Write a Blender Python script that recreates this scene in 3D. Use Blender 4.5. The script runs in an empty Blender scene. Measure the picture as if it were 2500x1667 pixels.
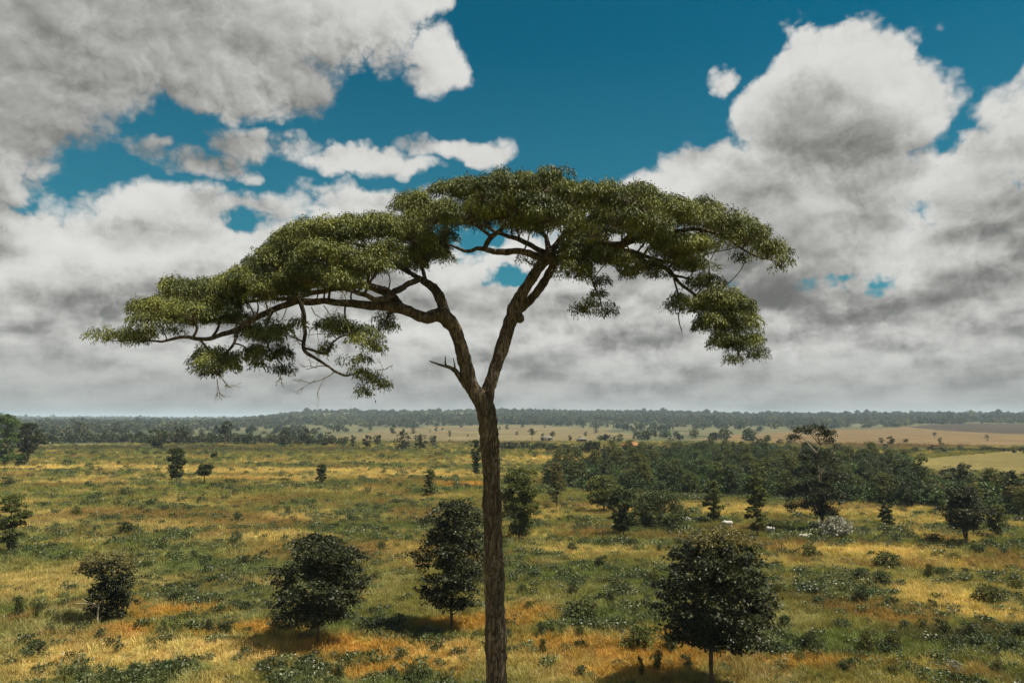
import bpy, math, random
import numpy as np

# ----------------------------------------------------------------- scene, camera, sky, sun
scene = bpy.context.scene
COL = scene.collection
FOCAL = 1800.0 / 2500.0                 # focal length over picture width
PITCH = math.radians(5.92)              # the drone looks slightly upwards
EYE = 14.0                              # drone height over the field
cam_d = bpy.data.cameras.new("camera")
cam = bpy.data.objects.new("camera", cam_d)
COL.objects.link(cam)
cam_d.sensor_width = 36.0
cam_d.lens = 36.0 * FOCAL
cam_d.clip_start = 0.5
cam_d.clip_end = 60000.0
cam.location = (0.0, 0.0, EYE)
cam.rotation_euler = (math.pi / 2 + PITCH, 0.0, 0.0)
scene.camera = cam
scene.view_settings.view_transform = "Standard"
scene.view_settings.look = "None"
scene.view_settings.gamma = 1.0
scene.view_settings.exposure = 1.0
scene.view_settings.use_curve_mapping = False
scene.render.film_transparent = False
scene.cycles.max_bounces = 4
scene.cycles.diffuse_bounces = 2
scene.cycles.glossy_bounces = 2
scene.cycles.transmission_bounces = 3
scene.cycles.transparent_max_bounces = 8
scene.cycles.volume_bounces = 0
scene.cycles.use_fast_gi = False
scene.cycles.sample_clamp_indirect = 4.0

SUN_EL, SUN_AZ = math.radians(61.0), math.radians(106.0)     # azimuth clockwise from +Y (view direction)
SUN = (math.cos(SUN_EL) * math.sin(SUN_AZ), math.cos(SUN_EL) * math.cos(SUN_AZ), math.sin(SUN_EL))
sun_d = bpy.data.lights.new("sun", "SUN")
sun_d.energy = 5.0
sun_d.angle = math.radians(0.53)
sun_d.color = (1.0, 0.92, 0.76)
sun = bpy.data.objects.new("sun", sun_d)
COL.objects.link(sun)
from mathutils import Vector, Matrix, Euler
sun.rotation_euler = Vector(SUN).to_track_quat("Z", "Y").to_euler()
sun.location = (0, 0, 200)


class S:
    """Shader-node arithmetic: wraps a socket so that formulas can be written plainly."""
    def __init__(self, nt, sock):
        self.nt, self.s = nt, sock
    def m(self, op, *args, clamp=False):
        n = self.nt.nodes.new("ShaderNodeMath")
        n.operation = op
        n.use_clamp = clamp
        for i, a in enumerate((self,) + args):
            if isinstance(a, S):
                self.nt.links.new(a.s, n.inputs[i])
            else:
                n.inputs[i].default_value = a
        return S(self.nt, n.outputs[0])
    def __add__(self, o): return self.m("ADD", o)
    __radd__ = __add__
    def __sub__(self, o): return self.m("SUBTRACT", o)
    def __rsub__(self, o): return (self * -1.0) + o
    def __mul__(self, o): return self.m("MULTIPLY", o)
    __rmul__ = __mul__
    def __truediv__(self, o): return self.m("DIVIDE", o)
    def maxi(self, o): return self.m("MAXIMUM", o)
    def mini(self, o): return self.m("MINIMUM", o)
    def exp(self): return self.m("EXPONENT")
    def clamp(self): return self.m("ADD", 0.0, clamp=True)
    def ramp(self, a, b, c=0.0, d=1.0, smooth=True):
        n = self.nt.nodes.new("ShaderNodeMapRange")
        n.interpolation_type = "SMOOTHSTEP" if smooth else "LINEAR"
        n.clamp = True
        self.nt.links.new(self.s, n.inputs[0])
        for i, v in enumerate((a, b, c, d)):
            n.inputs[1 + i].default_value = v
        return S(self.nt, n.outputs[0])


def xyz(nt, x, y, z):
    n = nt.nodes.new("ShaderNodeCombineXYZ")
    for i, a in enumerate((x, y, z)):
        if isinstance(a, S):
            nt.links.new(a.s, n.inputs[i])
        else:
            n.inputs[i].default_value = a
    return n.outputs[0]


def split(nt, sock):
    n = nt.nodes.new("ShaderNodeSeparateXYZ")
    nt.links.new(sock, n.inputs[0])
    return [S(nt, o) for o in n.outputs]


def vmath(nt, op, a, b=None, scale=None):
    n = nt.nodes.new("ShaderNodeVectorMath")
    n.operation = op
    for i, v in enumerate((a, b)):
        if v is None:
            continue
        if isinstance(v, (tuple, list)):
            n.inputs[i].default_value = v
        else:
            nt.links.new(v, n.inputs[i])
    if scale is not None:
        n.inputs["Scale"].default_value = scale
    return n.outputs["Value"] if op in ("LENGTH", "DISTANCE", "DOT_PRODUCT") else n.outputs[0]


def noise(nt, vec, scale, detail=4.0, rough=0.5, lac=2.0, distort=0.0, color=False):
    n = nt.nodes.new("ShaderNodeTexNoise")
    if vec is not None:
        nt.links.new(vec, n.inputs["Vector"])
    n.inputs["Scale"].default_value = scale
    n.inputs["Detail"].default_value = detail
    n.inputs["Roughness"].default_value = rough
    n.inputs["Lacunarity"].default_value = lac
    n.inputs["Distortion"].default_value = distort
    return n.outputs["Color"] if color else S(nt, n.outputs[0])


def mixc(nt, fac, a, b, blend="MIX"):
    n = nt.nodes.new("ShaderNodeMix")
    n.data_type = "RGBA"
    n.blend_type = blend
    for sock, v in ((n.inputs[0], fac), (n.inputs[6], a), (n.inputs[7], b)):
        if isinstance(v, S):
            nt.links.new(v.s, sock)
        elif isinstance(v, bpy.types.NodeSocket):
            nt.links.new(v, sock)
        elif isinstance(v, (tuple, list)):
            sock.default_value = (v[0], v[1], v[2], 1.0)
        else:
            sock.default_value = v
    return n.outputs[2]


# ----------------------------------------------------------------- the sky: clear air + cumulus
# Cloud masses are placed by bearing (degrees clockwise from +Y) and elevation, as a weather map would:
# (bearing, elevation, half width, half height, strength)
CLOUDS = [
    (-26, 31.5, 22, 8.6, 1.0), (-13, 30, 9, 5.0, 0.95), (-5.6, 26.6, 3.6, 2.8, 0.66), (-7, 31, 3.6, 3.6, 0.75),
    (-39, 20, 11, 11, 1.3), (-35.5, 16.5, 5, 5, 1.0), (-42, 30, 16, 12, 1.0), (-31, 23, 7, 4.6, 1.0), (-24, 25, 11, 4.4, 1.0),
    (24.6, 23.9, 4.8, 4.7, 1.05), (27.3, 21.5, 6.2, 5.6, 1.05), (21.4, 20.6, 5.6, 4.4, 1.0), (15.6, 17.6, 6.0, 3.9, 1.0),
    (11.5, 16.6, 4.2, 3.4, 0.85), (22, 15.5, 12, 7, 1.15),
    (39, 19.0, 7.0, 4.8, 1.0), (36, 14.5, 9, 5, 1.0), (34, 16.5, 5, 2.6, 0.9), (21, 12.6, 12, 5.0, 0.95),
    (16.6, 24.5, 2.0, 1.5, 0.56),
    (-4.6, 20.4, 6.5, 1.7, 0.72), (-11.5, 19.0, 8, 1.7, 0.70), (-19.5, 20.0, 6, 2.2, 0.62), (-25.5, 18.2, 8, 1.7, 0.66), (-31, 28, 10, 6, 1.1), (4.5, 15.6, 6, 2.2, 0.62),
    (-24, 13.6, 14, 4.2, 0.95), (-11, 14.2, 11, 4.2, 0.95), (0, 13.6, 9, 3.2, 0.7),
]
GAPS = [(-20.6, 14.3, 3.6, 1.4, 0.42), (-4.2, 13.8, 4.6, 2.2, 0.66), (0.0, 10.6, 3.2, 1.5, 0.60), (25.3, 9.6, 5.0, 1.5, 0.44),
        (35.2, 15.4, 2.6, 1.5, 0.7)]


def group_io(name, ins, outs):
    g = bpy.data.node_groups.new(name, "ShaderNodeTree")
    for n, t in ins:
        g.interface.new_socket(n, in_out="INPUT", socket_type="NodeSocket" + t)
    for n, t in outs:
        g.interface.new_socket(n, in_out="OUTPUT", socket_type="NodeSocket" + t)
    return g, g.nodes.new("NodeGroupInput"), g.nodes.new("NodeGroupOutput")


def cloud_bodies():
    """Direction -> how much cloud stands there, before its billows."""
    g, gi, go = group_io("cloud_bodies", [("Direction", "Vector"), ("Warp", "Vector")], [("Body", "Float"), ("Solid", "Float")])
    d = vmath(g, "NORMALIZE", gi.outputs[0])
    x, y, z = split(g, d)
    wx, wy, wz = split(g, gi.outputs[1])
    az0 = x.m("ARCTAN2", y)
    az = az0 * (180 / math.pi) + wx * 7.0
    el = z.m("ARCSINE") * (180 / math.pi) + wy * 6.0
    pos = xyz(g, az, el, 0.0)
    def blob(b, acc):
        n = g.nodes.new("ShaderNodeVectorMath")
        n.operation = "MULTIPLY_ADD"
        g.links.new(pos, n.inputs[0])
        n.inputs[1].default_value = (1 / b[2], 1 / b[3], 0)
        n.inputs[2].default_value = (-b[0] / b[2], -b[1] / b[3], 0)
        r2 = S(g, vmath(g, "DOT_PRODUCT", n.outputs[0], n.outputs[0]))
        f = r2.m("MULTIPLY_ADD", -b[4] * 1.1 / 1.0, b[4] * 1.1)
        return f if acc is None else acc.maxi(f)
    body = el.ramp(17.8, 12.5, 0.0, 0.84) + el.ramp(9.0, 2.0, 0.0, 0.26)
    # the same broken deck carries on over the rest of the dome
    back = az0.m("ABSOLUTE").ramp(math.radians(38), math.radians(55))
    over = el.ramp(34.0, 42.0)
    far = noise(g, d, 2.6, 4.0, 0.6)
    body = body.maxi(far.ramp(0.40, 0.60, 0.0, 0.9) * back.maxi(over))
    for b in CLOUDS:
        body = blob(b, body)
    gap = None
    for b in GAPS:
        gap = blob(b, gap)
    body = body.mini(1.1)
    g.links.new((body - gap.maxi(0.0) * noise(g, d, 20.0, 4.0, 0.6).ramp(0.28, 0.70, 0.35, 1.45)).s, go.inputs[0])
    g.links.new(body.s, go.inputs[1])
    return g


def cloud_billows(name, detail, fine):
    """Direction -> the billowing that roughens the bodies: a deck seen in perspective, smaller and flatter towards the horizon."""
    g, gi, go = group_io(name, [("Direction", "Vector"), ("Warp", "Vector")], [("Billow", "Float")])
    d = vmath(g, "NORMALIZE", gi.outputs[0])
    x, y, z = split(g, d)
    k = z.maxi(0.0) * 0.9 + 0.28
    deck = xyz(g, x / k, y / k, z * 2.2)
    n1 = noise(g, deck, 2.4, detail, 0.55, 2.1)
    wd = vmath(g, "ADD", d, vmath(g, "SCALE", gi.outputs[1], scale=0.06))
    if fine:
        vo = g.nodes.new("ShaderNodeTexVoronoi")
        vo.feature = "F1"
        vo.distance = "EUCLIDEAN"
        g.links.new(wd, vo.inputs["Vector"])
        vo.inputs["Scale"].default_value = 17.0
        vo.inputs["Detail"].default_value = 3.0
        vo.inputs["Roughness"].default_value = 0.55
        vo.inputs["Lacunarity"].default_value = 2.3
        vo.normalize = True
        f = S(g, vo.outputs["Distance"])
        puff = 0.62 - (f * f) * 2.4            # rounded heads, narrow creases
    else:
        puff = noise(g, deck, 6.0, 0.0) * 0.6
    out = (n1 - 0.5) * 1.10 + (puff - 0.28) * 0.80 - 0.40
    g.links.new(out.s, go.inputs[0])
    return g


def build_world():
    world = bpy.data.worlds.new("World")
    scene.world = world
    world.use_nodes = True
    nt = world.node_tree
    nt.nodes.clear()
    out = nt.nodes.new("ShaderNodeOutputWorld")
    bg = nt.nodes.new("ShaderNodeBackground")
    nt.links.new(bg.outputs[0], out.inputs[0])
    sky = nt.nodes.new("ShaderNodeTexSky")
    sky.sky_type = "NISHITA"
    sky.sun_disc = False
    sky.sun_elevation = SUN_EL
    sky.sun_rotation = SUN_AZ
    sky.altitude = 600
    sky.air_density = 1.0
    sky.dust_density = 0.3
    sky.ozone_density = 2.0
    air = vmath(nt, "MULTIPLY", sky.outputs[0], (0.0, 0.58, 0.58))
    tc = nt.nodes.new("ShaderNodeTexCoord")
    d = tc.outputs["Generated"]
    warp = vmath(nt, "SUBTRACT", noise(nt, d, 9.0, 4.0, 0.6, color=True), (0.5, 0.5, 0.5))
    bodies = cloud_bodies()
    fine, coarse = cloud_billows("cloud_billows", 8.0, True), cloud_billows("cloud_lumps", 3.0, False)
    toward = Vector((0.42, 0.0, 0.90))              # the sun's side, across the sky
    def sample(grp, step, out=0):
        n = nt.nodes.new("ShaderNodeGroup")
        n.node_tree = grp
        v = d if step == 0 else vmath(nt, "ADD", d, tuple(step * c for c in toward))
        nt.links.new(v, n.inputs[0])
        nt.links.new(warp, n.inputs[1])
        return S(nt, n.outputs[out])
    bs = sample(bodies, 0, 1)
    b0 = S(nt, bs.s.node.outputs[0])
    b1 = sample(bodies, 0.10, 1)
    slope = b1 - bs
    f0 = sample(fine, 0)
    d0, dl, d1 = f0 + b0, f0 + bs, sample(fine, 0.016) + bs + slope * 0.16
    cover = d0.ramp(-0.02, 0.32)
    # light reaching each point: what cloud lies between it and the sun
    c0 = sample(coarse, 0) + bs
    d2, d3, d4 = sample(coarse, 0.045) + bs + slope * 0.45, sample(coarse, 0.10) + b1, sample(coarse, 0.17) + b1
    tau = d1.maxi(0.0) * 0.16 + d2.maxi(0.0) * 0.40 + d3.maxi(0.0) * 0.75 + d4.maxi(0.0) * 0.75
    x, y, z = split(nt, d)
    lump = z.ramp(0.12, 0.34, 1.35, 0.35)            # the low deck is a crowd of separate heaps
    lit = (tau * -1.05).exp() * 0.86 + (dl - d1) * (1.8 - dl.clamp() * 0.5) * z.ramp(0.04, 0.26, 1.35, 1.0) + (c0 - d2) * lump
    lit = (lit * 1.1).m("TANH").ramp(-0.75, 1.0, 0.0, 1.0, smooth=False)
    # far, low clouds are seen through more air and lose contrast
    low = z.ramp(0.0, 0.12, 0.70, 0.0)
    lit = lit + low * (0.52 - lit)
    lit = lit.clamp().m("POWER", 1.7)
    cloud = mixc(nt, lit, (1.40, 1.38, 1.28), (7.6, 7.58, 7.25))
    air = mixc(nt, z.ramp(0.02, 0.46, 0.42, 0.0, smooth=False), air, (1.2, 3.2, 3.5))     # the air pales towards the horizon
    col = mixc(nt, cover, air, cloud)
    nt.links.new(col, bg.inputs[0])
    bg.inputs[1].default_value = 0.0505
    world.cycles.sampling_method = "MANUAL"
    world.cycles.sample_map_resolution = 512


build_world()

# ----------------------------------------------------------------- helpers: noise, projection, meshes
rng = np.random.default_rng(11)


def _hash(ix, iy, seed):
    n = (ix * 374761393 + iy * 668265263 + seed * 974634777) & 0x7FFFFFFF
    n = ((n ^ (n >> 13)) * 1274126177) & 0x7FFFFFFF
    n = n ^ (n >> 16)
    return (n & 0xFFFF) / 65535.0


def vnoise(x, y, seed=0):
    x = np.asarray(x, float); y = np.asarray(y, float)
    ix, iy = np.floor(x).astype(np.int64), np.floor(y).astype(np.int64)
    fx, fy = x - ix, y - iy
    fx, fy = fx * fx * (3 - 2 * fx), fy * fy * (3 - 2 * fy)
    a, b = _hash(ix, iy, seed), _hash(ix + 1, iy, seed)
    c, d = _hash(ix, iy + 1, seed), _hash(ix + 1, iy + 1, seed)
    return (a * (1 - fx) + b * fx) * (1 - fy) + (c * (1 - fx) + d * fx) * fy


def fbm(x, y, seed=0, octaves=4):
    s, a, t = 0.0, 1.0, 0.0
    for o in range(octaves):
        s = s + a * vnoise(x * 2 ** o + 17.3 * o, y * 2 ** o - 9.1 * o, seed + o)
        t += a
        a *= 0.55
    return s / t


def sstep(a, b, v):
    t = np.clip((np.asarray(v, float) - a) / (b - a), 0, 1)
    return t * t * (3 - 2 * t)


def terrain(x, y):
    """Height of the land in metres: a level field, then wooded hills two to six kilometres off."""
    x = np.asarray(x, float); y = np.asarray(y, float)
    r = np.hypot(x, y)
    brg = np.degrees(np.arctan2(x, y))
    h = 0.5 * (fbm(x / 22, y / 22, 3, 3) - 0.5) * sstep(20, 60, r)
    h = h - 3.0 * sstep(430, 620, r) * (1 - sstep(900, 1500, r))
    n = fbm(x / 700, y / 700, 5, 4) - 0.5
    main = sstep(-24, -12, brg + 8 * n) * (1 - sstep(60, 90, brg))
    near_ridge = sstep(1000, 2500, r) * (23 + 34 * n) * main
    right = sstep(10, 26, brg) * main
    near_ridge = near_ridge * (1 - 0.22 * right)
    far_ridge = sstep(2800, 5200, r) * (10 + 30 * n)
    return h + np.maximum(near_ridge, far_ridge)


F_PX = 1800.0


def ray(u, v):
    """World direction of a bearing read off the 2500 x 1667 survey photograph."""
    x, y = (u - 1250.0) / F_PX, (833.5 - v) / F_PX
    c, s = math.cos(PITCH), math.sin(PITCH)
    return np.array((x, c - y * s, s + y * c))


def at_depth(u, v, y):
    d = ray(u, v)
    return np.array((0, 0, EYE)) + d * (y / d[1])


def ground(u, v):
    """Where the line of sight (u, v) meets the land."""
    d = ray(u, v)
    t = np.geomspace(20, 9000, 6000)
    x, y, z = d[0] * t, d[1] * t, EYE + d[2] * t
    under = z < terrain(x, y)
    i = int(np.argmax(under)) if under.any() else len(t) - 1
    return np.array((x[i], y[i], float(terrain(x[i], y[i]))))


def inside(px, py, poly):
    poly = np.asarray(poly)
    res = np.zeros(np.shape(px), bool)
    n = len(poly)
    for i in range(n):
        x1, y1 = poly[i][:2]
        x2, y2 = poly[(i + 1) % n][:2]
        cond = (y1 > py) != (y2 > py)
        xin = (x2 - x1) * (py - y1) / (y2 - y1 + 1e-12) + x1
        res ^= cond & (px < xin)
    return res


def new_mesh(name, verts, faces_idx, face_sizes, mat=None, smooth=False, attrs=None):
    """Mesh from flat numpy arrays; attrs: {name: (type, domain, array)}"""
    me = bpy.data.meshes.new(name)
    verts = np.asarray(verts, np.float32)
    faces_idx = np.asarray(faces_idx, np.int32)
    face_sizes = np.asarray(face_sizes, np.int32)
    me.vertices.add(len(verts))
    me.vertices.foreach_set("co", verts.ravel())
    me.loops.add(len(faces_idx))
    me.loops.foreach_set("vertex_index", faces_idx)
    me.polygons.add(len(face_sizes))
    starts = np.concatenate(([0], np.cumsum(face_sizes)[:-1])).astype(np.int32)
    me.polygons.foreach_set("loop_start", starts)
    if smooth:
        me.polygons.foreach_set("use_smooth", np.ones(len(face_sizes), bool))
    for k, (typ, dom, arr) in (attrs or {}).items():
        at = me.attributes.new(k, typ, dom)
        key = {"FLOAT": "value", "FLOAT_COLOR": "color", "FLOAT_VECTOR": "vector"}[typ]
        at.data.foreach_set(key, np.asarray(arr, np.float32).ravel())
    if mat:
        me.materials.append(mat)
    me.update(calc_edges=True)
    return me


def link(name, data, parent=None, loc=None):
    o = bpy.data.objects.new(name, data)
    COL.objects.link(o)
    if parent is not None:
        o.parent = parent
    if loc is not None:
        o.location = loc
    return o


def tag(o, label=None, cat=None, group=None, kind=None):
    for k, v in (("label", label), ("category", cat), ("group", group), ("kind", kind)):
        if v:
            o[k] = v
    return o


# ----------------------------------------------------------------- materials
ALBEDO = 0.74                           # one scale for all measured plant and soil colours


def material(name):
    m = bpy.data.materials.new(name)
    m.use_nodes = True
    nt = m.node_tree
    nt.nodes.clear()
    out = nt.nodes.new("ShaderNodeOutputMaterial")
    return m, nt, out


def attr(nt, name, kind="GEOMETRY"):
    n = nt.nodes.new("ShaderNodeAttribute")
    n.attribute_type = kind
    n.attribute_name = name
    return n


def principled(nt, color, rough=0.8, spec=0.3, normal=None):
    p = nt.nodes.new("ShaderNodeBsdfPrincipled")
    if isinstance(color, (tuple, list)):
        p.inputs["Base Color"].default_value = (*color, 1)
    else:
        nt.links.new(color, p.inputs["Base Color"])
    if isinstance(rough, S):
        nt.links.new(rough.s, p.inputs["Roughness"])
    else:
        p.inputs["Roughness"].default_value = rough
    p.inputs["Specular IOR Level"].default_value = spec
    if normal is not None:
        nt.links.new(normal, p.inputs["Normal"])
    return p


def bump(nt, height, strength, dist):
    b = nt.nodes.new("ShaderNodeBump")
    b.inputs["Strength"].default_value = strength
    b.inputs["Distance"].default_value = dist
    nt.links.new(height.s, b.inputs["Height"])
    return b.outputs[0]


def leaf_material(name, light, dark, trans=0.28, rough=0.45, spec=0.35, per_instance=None, hue_noise=0.0):
    """Leaves: each leaf's own tone (attribute 'tone') runs from a darker to a lighter green."""
    m, nt, out = material(name)
    if per_instance:
        base = attr(nt, per_instance, "INSTANCER").outputs["Color"]
        tone = S(nt, attr(nt, "tone").outputs["Fac"])
        col = mixc(nt, tone, vmath(nt, "SCALE", base, scale=0.72), vmath(nt, "SCALE", base, scale=1.30))
    else:
        tone = S(nt, attr(nt, "tone").outputs["Fac"])
        info = nt.nodes.new("ShaderNodeObjectInfo")
        r = S(nt, info.outputs["Random"])
        col = mixc(nt, tone, dark, light)
        if hue_noise:
            col = mixc(nt, r * hue_noise, col, (light[0] * 1.5, light[1] * 1.05, light[2] * 0.8))
    col = vmath(nt, "SCALE", col, scale=ALBEDO)
    p = principled(nt, col, rough, spec)
    t = nt.nodes.new("ShaderNodeBsdfTranslucent")
    nt.links.new(mixc(nt, 1.0, col, (1.25, 1.15, 0.5), "MULTIPLY"), t.inputs[0])
    mx = nt.nodes.new("ShaderNodeMixShader")
    mx.inputs[0].default_value = trans
    nt.links.new(p.outputs[0], mx.inputs[1])
    nt.links.new(t.outputs[0], mx.inputs[2])
    nt.links.new(mx.outputs[0], out.inputs[0])
    return m


def bark_material(name, dark, light, scale=6.0, stretch=0.22, depth=0.03):
    """Furrowed bark: long dark fissures between pale ridges, blotched with scars and lichen."""
    m, nt, out = material(name)
    tc = nt.nodes.new("ShaderNodeTexCoord")
    ob = tc.outputs["Object"]
    v = vmath(nt, "MULTIPLY", ob, (1, 1, stretch))
    ridges = noise(nt, v, scale * 2.4, 7.0, 0.65, distort=0.6)
    plates = noise(nt, v, scale * 0.7, 4.0, 0.6)
    v2 = vmath(nt, "MULTIPLY", ob, (1, 1, stretch * 0.55))
    crack = (noise(nt, v2, scale * 2.0, 3.0, 0.6, distort=0.9) - 0.5).m("ABSOLUTE").ramp(0.0, 0.075)
    patch = noise(nt, ob, 0.9, 4.0, 0.6)
    scar = noise(nt, ob, 2.3, 5.0, 0.65)
    f = (ridges * 0.7 + plates * 0.5 - 0.1).ramp(0.28, 0.74)
    col = mixc(nt, f, dark, light)
    col = mixc(nt, patch.ramp(0.52, 0.72, 0.0, 0.55), col, (light[0] * 1.15, light[1] * 1.05, light[2] * 0.95))
    col = mixc(nt, scar.ramp(0.60, 0.68, 0.0, 0.5), col, (light[0] * 1.35, light[1] * 1.3, light[2] * 1.2))
    col = mixc(nt, scar.ramp(0.40, 0.33, 0.0, 0.6), col, dark)
    col = mixc(nt, crack, (dark[0] * .55, dark[1] * .55, dark[2] * .55), col)
    p = principled(nt, col, 0.9, 0.15, bump(nt, ridges * 0.5 + plates * 0.8 + crack * 0.6, 1.0, depth))
    nt.links.new(p.outputs[0], out.inputs[0])
    return m


def plain_material(name, color, rough=0.8, spec=0.25, var=0.25, scale=4.0, depth=0.0):
    m, nt, out = material(name)
    tc = nt.nodes.new("ShaderNodeTexCoord")
    n = noise(nt, tc.outputs["Object"], scale, 5.0, 0.6)
    a = tuple(c * (1 - var) * ALBEDO for c in color)
    b = tuple(c * (1 + var) * ALBEDO for c in color)
    col = mixc(nt, n.ramp(0.3, 0.7), a, b)
    p = principled(nt, col, rough, spec, bump(nt, n, 0.5, depth) if depth else None)
    nt.links.new(p.outputs[0], out.inputs[0])
    return m


# ----------------------------------------------------------------- what grows where
STRAW, OLIVE, BROWN = np.array((.60, .455, .165)), np.array((.205, .190, .050)), np.array((.215, .128, .038))
ORANGE, GREEN, PALE = np.array((.50, .265, .045)), np.array((.125, .165, .044)), np.array((.36, .34, .150))
BRUSH_AND_SHADE = np.array((.075, .072, .028))  # dark brush, and the cloud shade painted on the far field
FOREST, SCRUB = np.array((.050, .062, .030)), np.array((.115, .112, .055))
HILLGRASS, PASTURE, PLOUGH = np.array((.155, .125, .058)), np.array((.155, .105, .044)), np.array((.050, .036, .022))


def G(pts):
    return np.array([ground(u, v)[:2] for u, v in pts])


HILL_FIELD = G([(790, 1064), (960, 1046), (1180, 1036), (1330, 1037), (1510, 1050), (1560, 1063), (1400, 1078), (1100, 1084), (860, 1078)])
RIGHT_FIELD = G([(1670, 1073), (1900, 1055), (2000, 1048), (2250, 1041), (2500, 1046), (2600, 1048), (2600, 1088), (2300, 1096), (2100, 1094), (1950, 1093), (1900, 1078)])
DARK_FIELD = G([(2180, 1042), (2350, 1034), (2600, 1032), (2600, 1062), (2400, 1058)])
NEAR_PASTURE = G([(2200, 1125), (2500, 1098), (2650, 1098), (2650, 1165), (2300, 1155)])
WOOD = G([(1330, 1192), (1500, 1203), (1660, 1210), (1900, 1219), (2090, 1229), (2300, 1244), (2500, 1266), (2640, 1280), (2640, 1232),
          (2420, 1212), (2280, 1196), (2200, 1140), (1990, 1112), (1850, 1098), (1700, 1098), (1560, 1112), (1440, 1132), (1360, 1150)])
# patches of one cover: (colour, u, v, half width, half depth in m, strength)
PATCHES = [(c, *ground(u, v)[:2], a, b, s) for c, u, v, a, b, s in [
    (ORANGE, 800, 1575, 4.5, 3.0, 1.0), (ORANGE, 1010, 1600, 5.0, 2.4, 0.9), (ORANGE, 960, 1655, 5, 1.8, 0.9), (ORANGE, 1110, 1525, 4, 2.0, .9),
    (ORANGE, 470, 1480, 5.5, 3.2, 0.85), (ORANGE, 330, 1540, 3.5, 2.6, 0.8), (ORANGE, 640, 1525, 4, 2.2, .85), (ORANGE, 1480, 1600, 6, 3.0, 0.8),
    (ORANGE, 1290, 1480, 4, 4, 0.7), (ORANGE, 1330, 1560, 4, 2.5, 0.75), (ORANGE, 1960, 1640, 5, 2, 0.7), (ORANGE, 2120, 1500, 4, 2, .6), (ORANGE, 1560, 1650, 6, 2, .7),
    (BROWN, 700, 1360, 9, 8, 0.6), (BROWN, 330, 1260, 16, 9, 0.7), (BROWN, 2000, 1335, 12, 5, 0.8), (BROWN, 1080, 1330, 5, 5, .7), (BROWN, 600, 1280, 14, 8, .6), (BROWN, 2060, 1480, 6, 4, .6), (BROWN, 1680, 1310, 8, 3.5, .6), (BROWN, 500, 1430, 7, 4, .5),
    (STRAW, 350, 1600, 9, 4.0, 0.9), (STRAW, 560, 1590, 6, 3, .6), (STRAW, 120, 1440, 8, 5, .6), (STRAW, 700, 1315, 7, 3.0, 0.8), (STRAW, 770, 1265, 9, 4.0, 0.7), (STRAW, 1150, 1600, 4, 3, .5),
    (STRAW, 2120, 1345, 9, 3.5, 1.0), (STRAW, 2180, 1420, 6, 3.5, 0.9), (STRAW, 2290, 1460, 6, 3.5, 1.0), (STRAW, 2400, 1500, 7, 2.5, 1.0), (STRAW, 2060, 1390, 3.0, 1.4, 0.9), (STRAW, 2500, 1520, 6, 2, .8),
    (STRAW, 1480, 1340, 8, 2.5, .6), (STRAW, 200, 1143, 45, 10, .9), (STRAW, 700, 1150, 50, 10, 0.9), (STRAW, 620, 1168, 30, 6, 0.8), (STRAW, 1000, 1160, 38, 9, .8), (STRAW, 1150, 1130, 60, 14, .5), (STRAW, 200, 1180, 22, 5, .7),
    (STRAW, 1380, 1120, 40, 16, .6), (STRAW, 1600, 1240, 14, 6, .5), (STRAW, 1850, 1250, 18, 7, .6), (STRAW, 2220, 1255, 20, 6, .5),
    (ORANGE, 1125, 1184, 7, 4.5, 1.0), (ORANGE, 590, 1168, 10, 5, .5), (BRUSH_AND_SHADE, 350, 1094, 70, 30, .95), (BRUSH_AND_SHADE, 700, 1100, 60, 22, .9), (BRUSH_AND_SHADE, 60, 1098, 40, 20, .8), (OLIVE, 480, 1112, 90, 14, .6),  # the dark bands are cloud shadow put into the ground colour
    (GREEN, 560, 1400, 9, 6, .7), (GREEN, 400, 1345, 8, 6, .55), (GREEN, 860, 1400, 6, 6, .6), (GREEN, 1400, 1390, 9, 6, .8), (GREEN, 1560, 1430, 6, 6, .6), (GREEN, 1480, 1480, 5, 3, .6), (GREEN, 2000, 1400, 8, 4.5, .7), (GREEN, 2200, 1580, 9, 4, .8), (GREEN, 2000, 1580, 5, 4, .7), (GREEN, 1650, 1520, 6, 4, .6),
    (GREEN, 1340, 1320, 6, 5, .5), (GREEN, 2330, 1410, 9, 4, .6), (GREEN, 940, 1290, 9, 7, .5), (GREEN, 180, 1310, 9, 6, .5), (GREEN, 420, 1110, 60, 10, .4), (GREEN, 1700, 1440, 7, 5, .5), (BRUSH_AND_SHADE, 2350, 1545, 8, 2.2, .8),
]]


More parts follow.
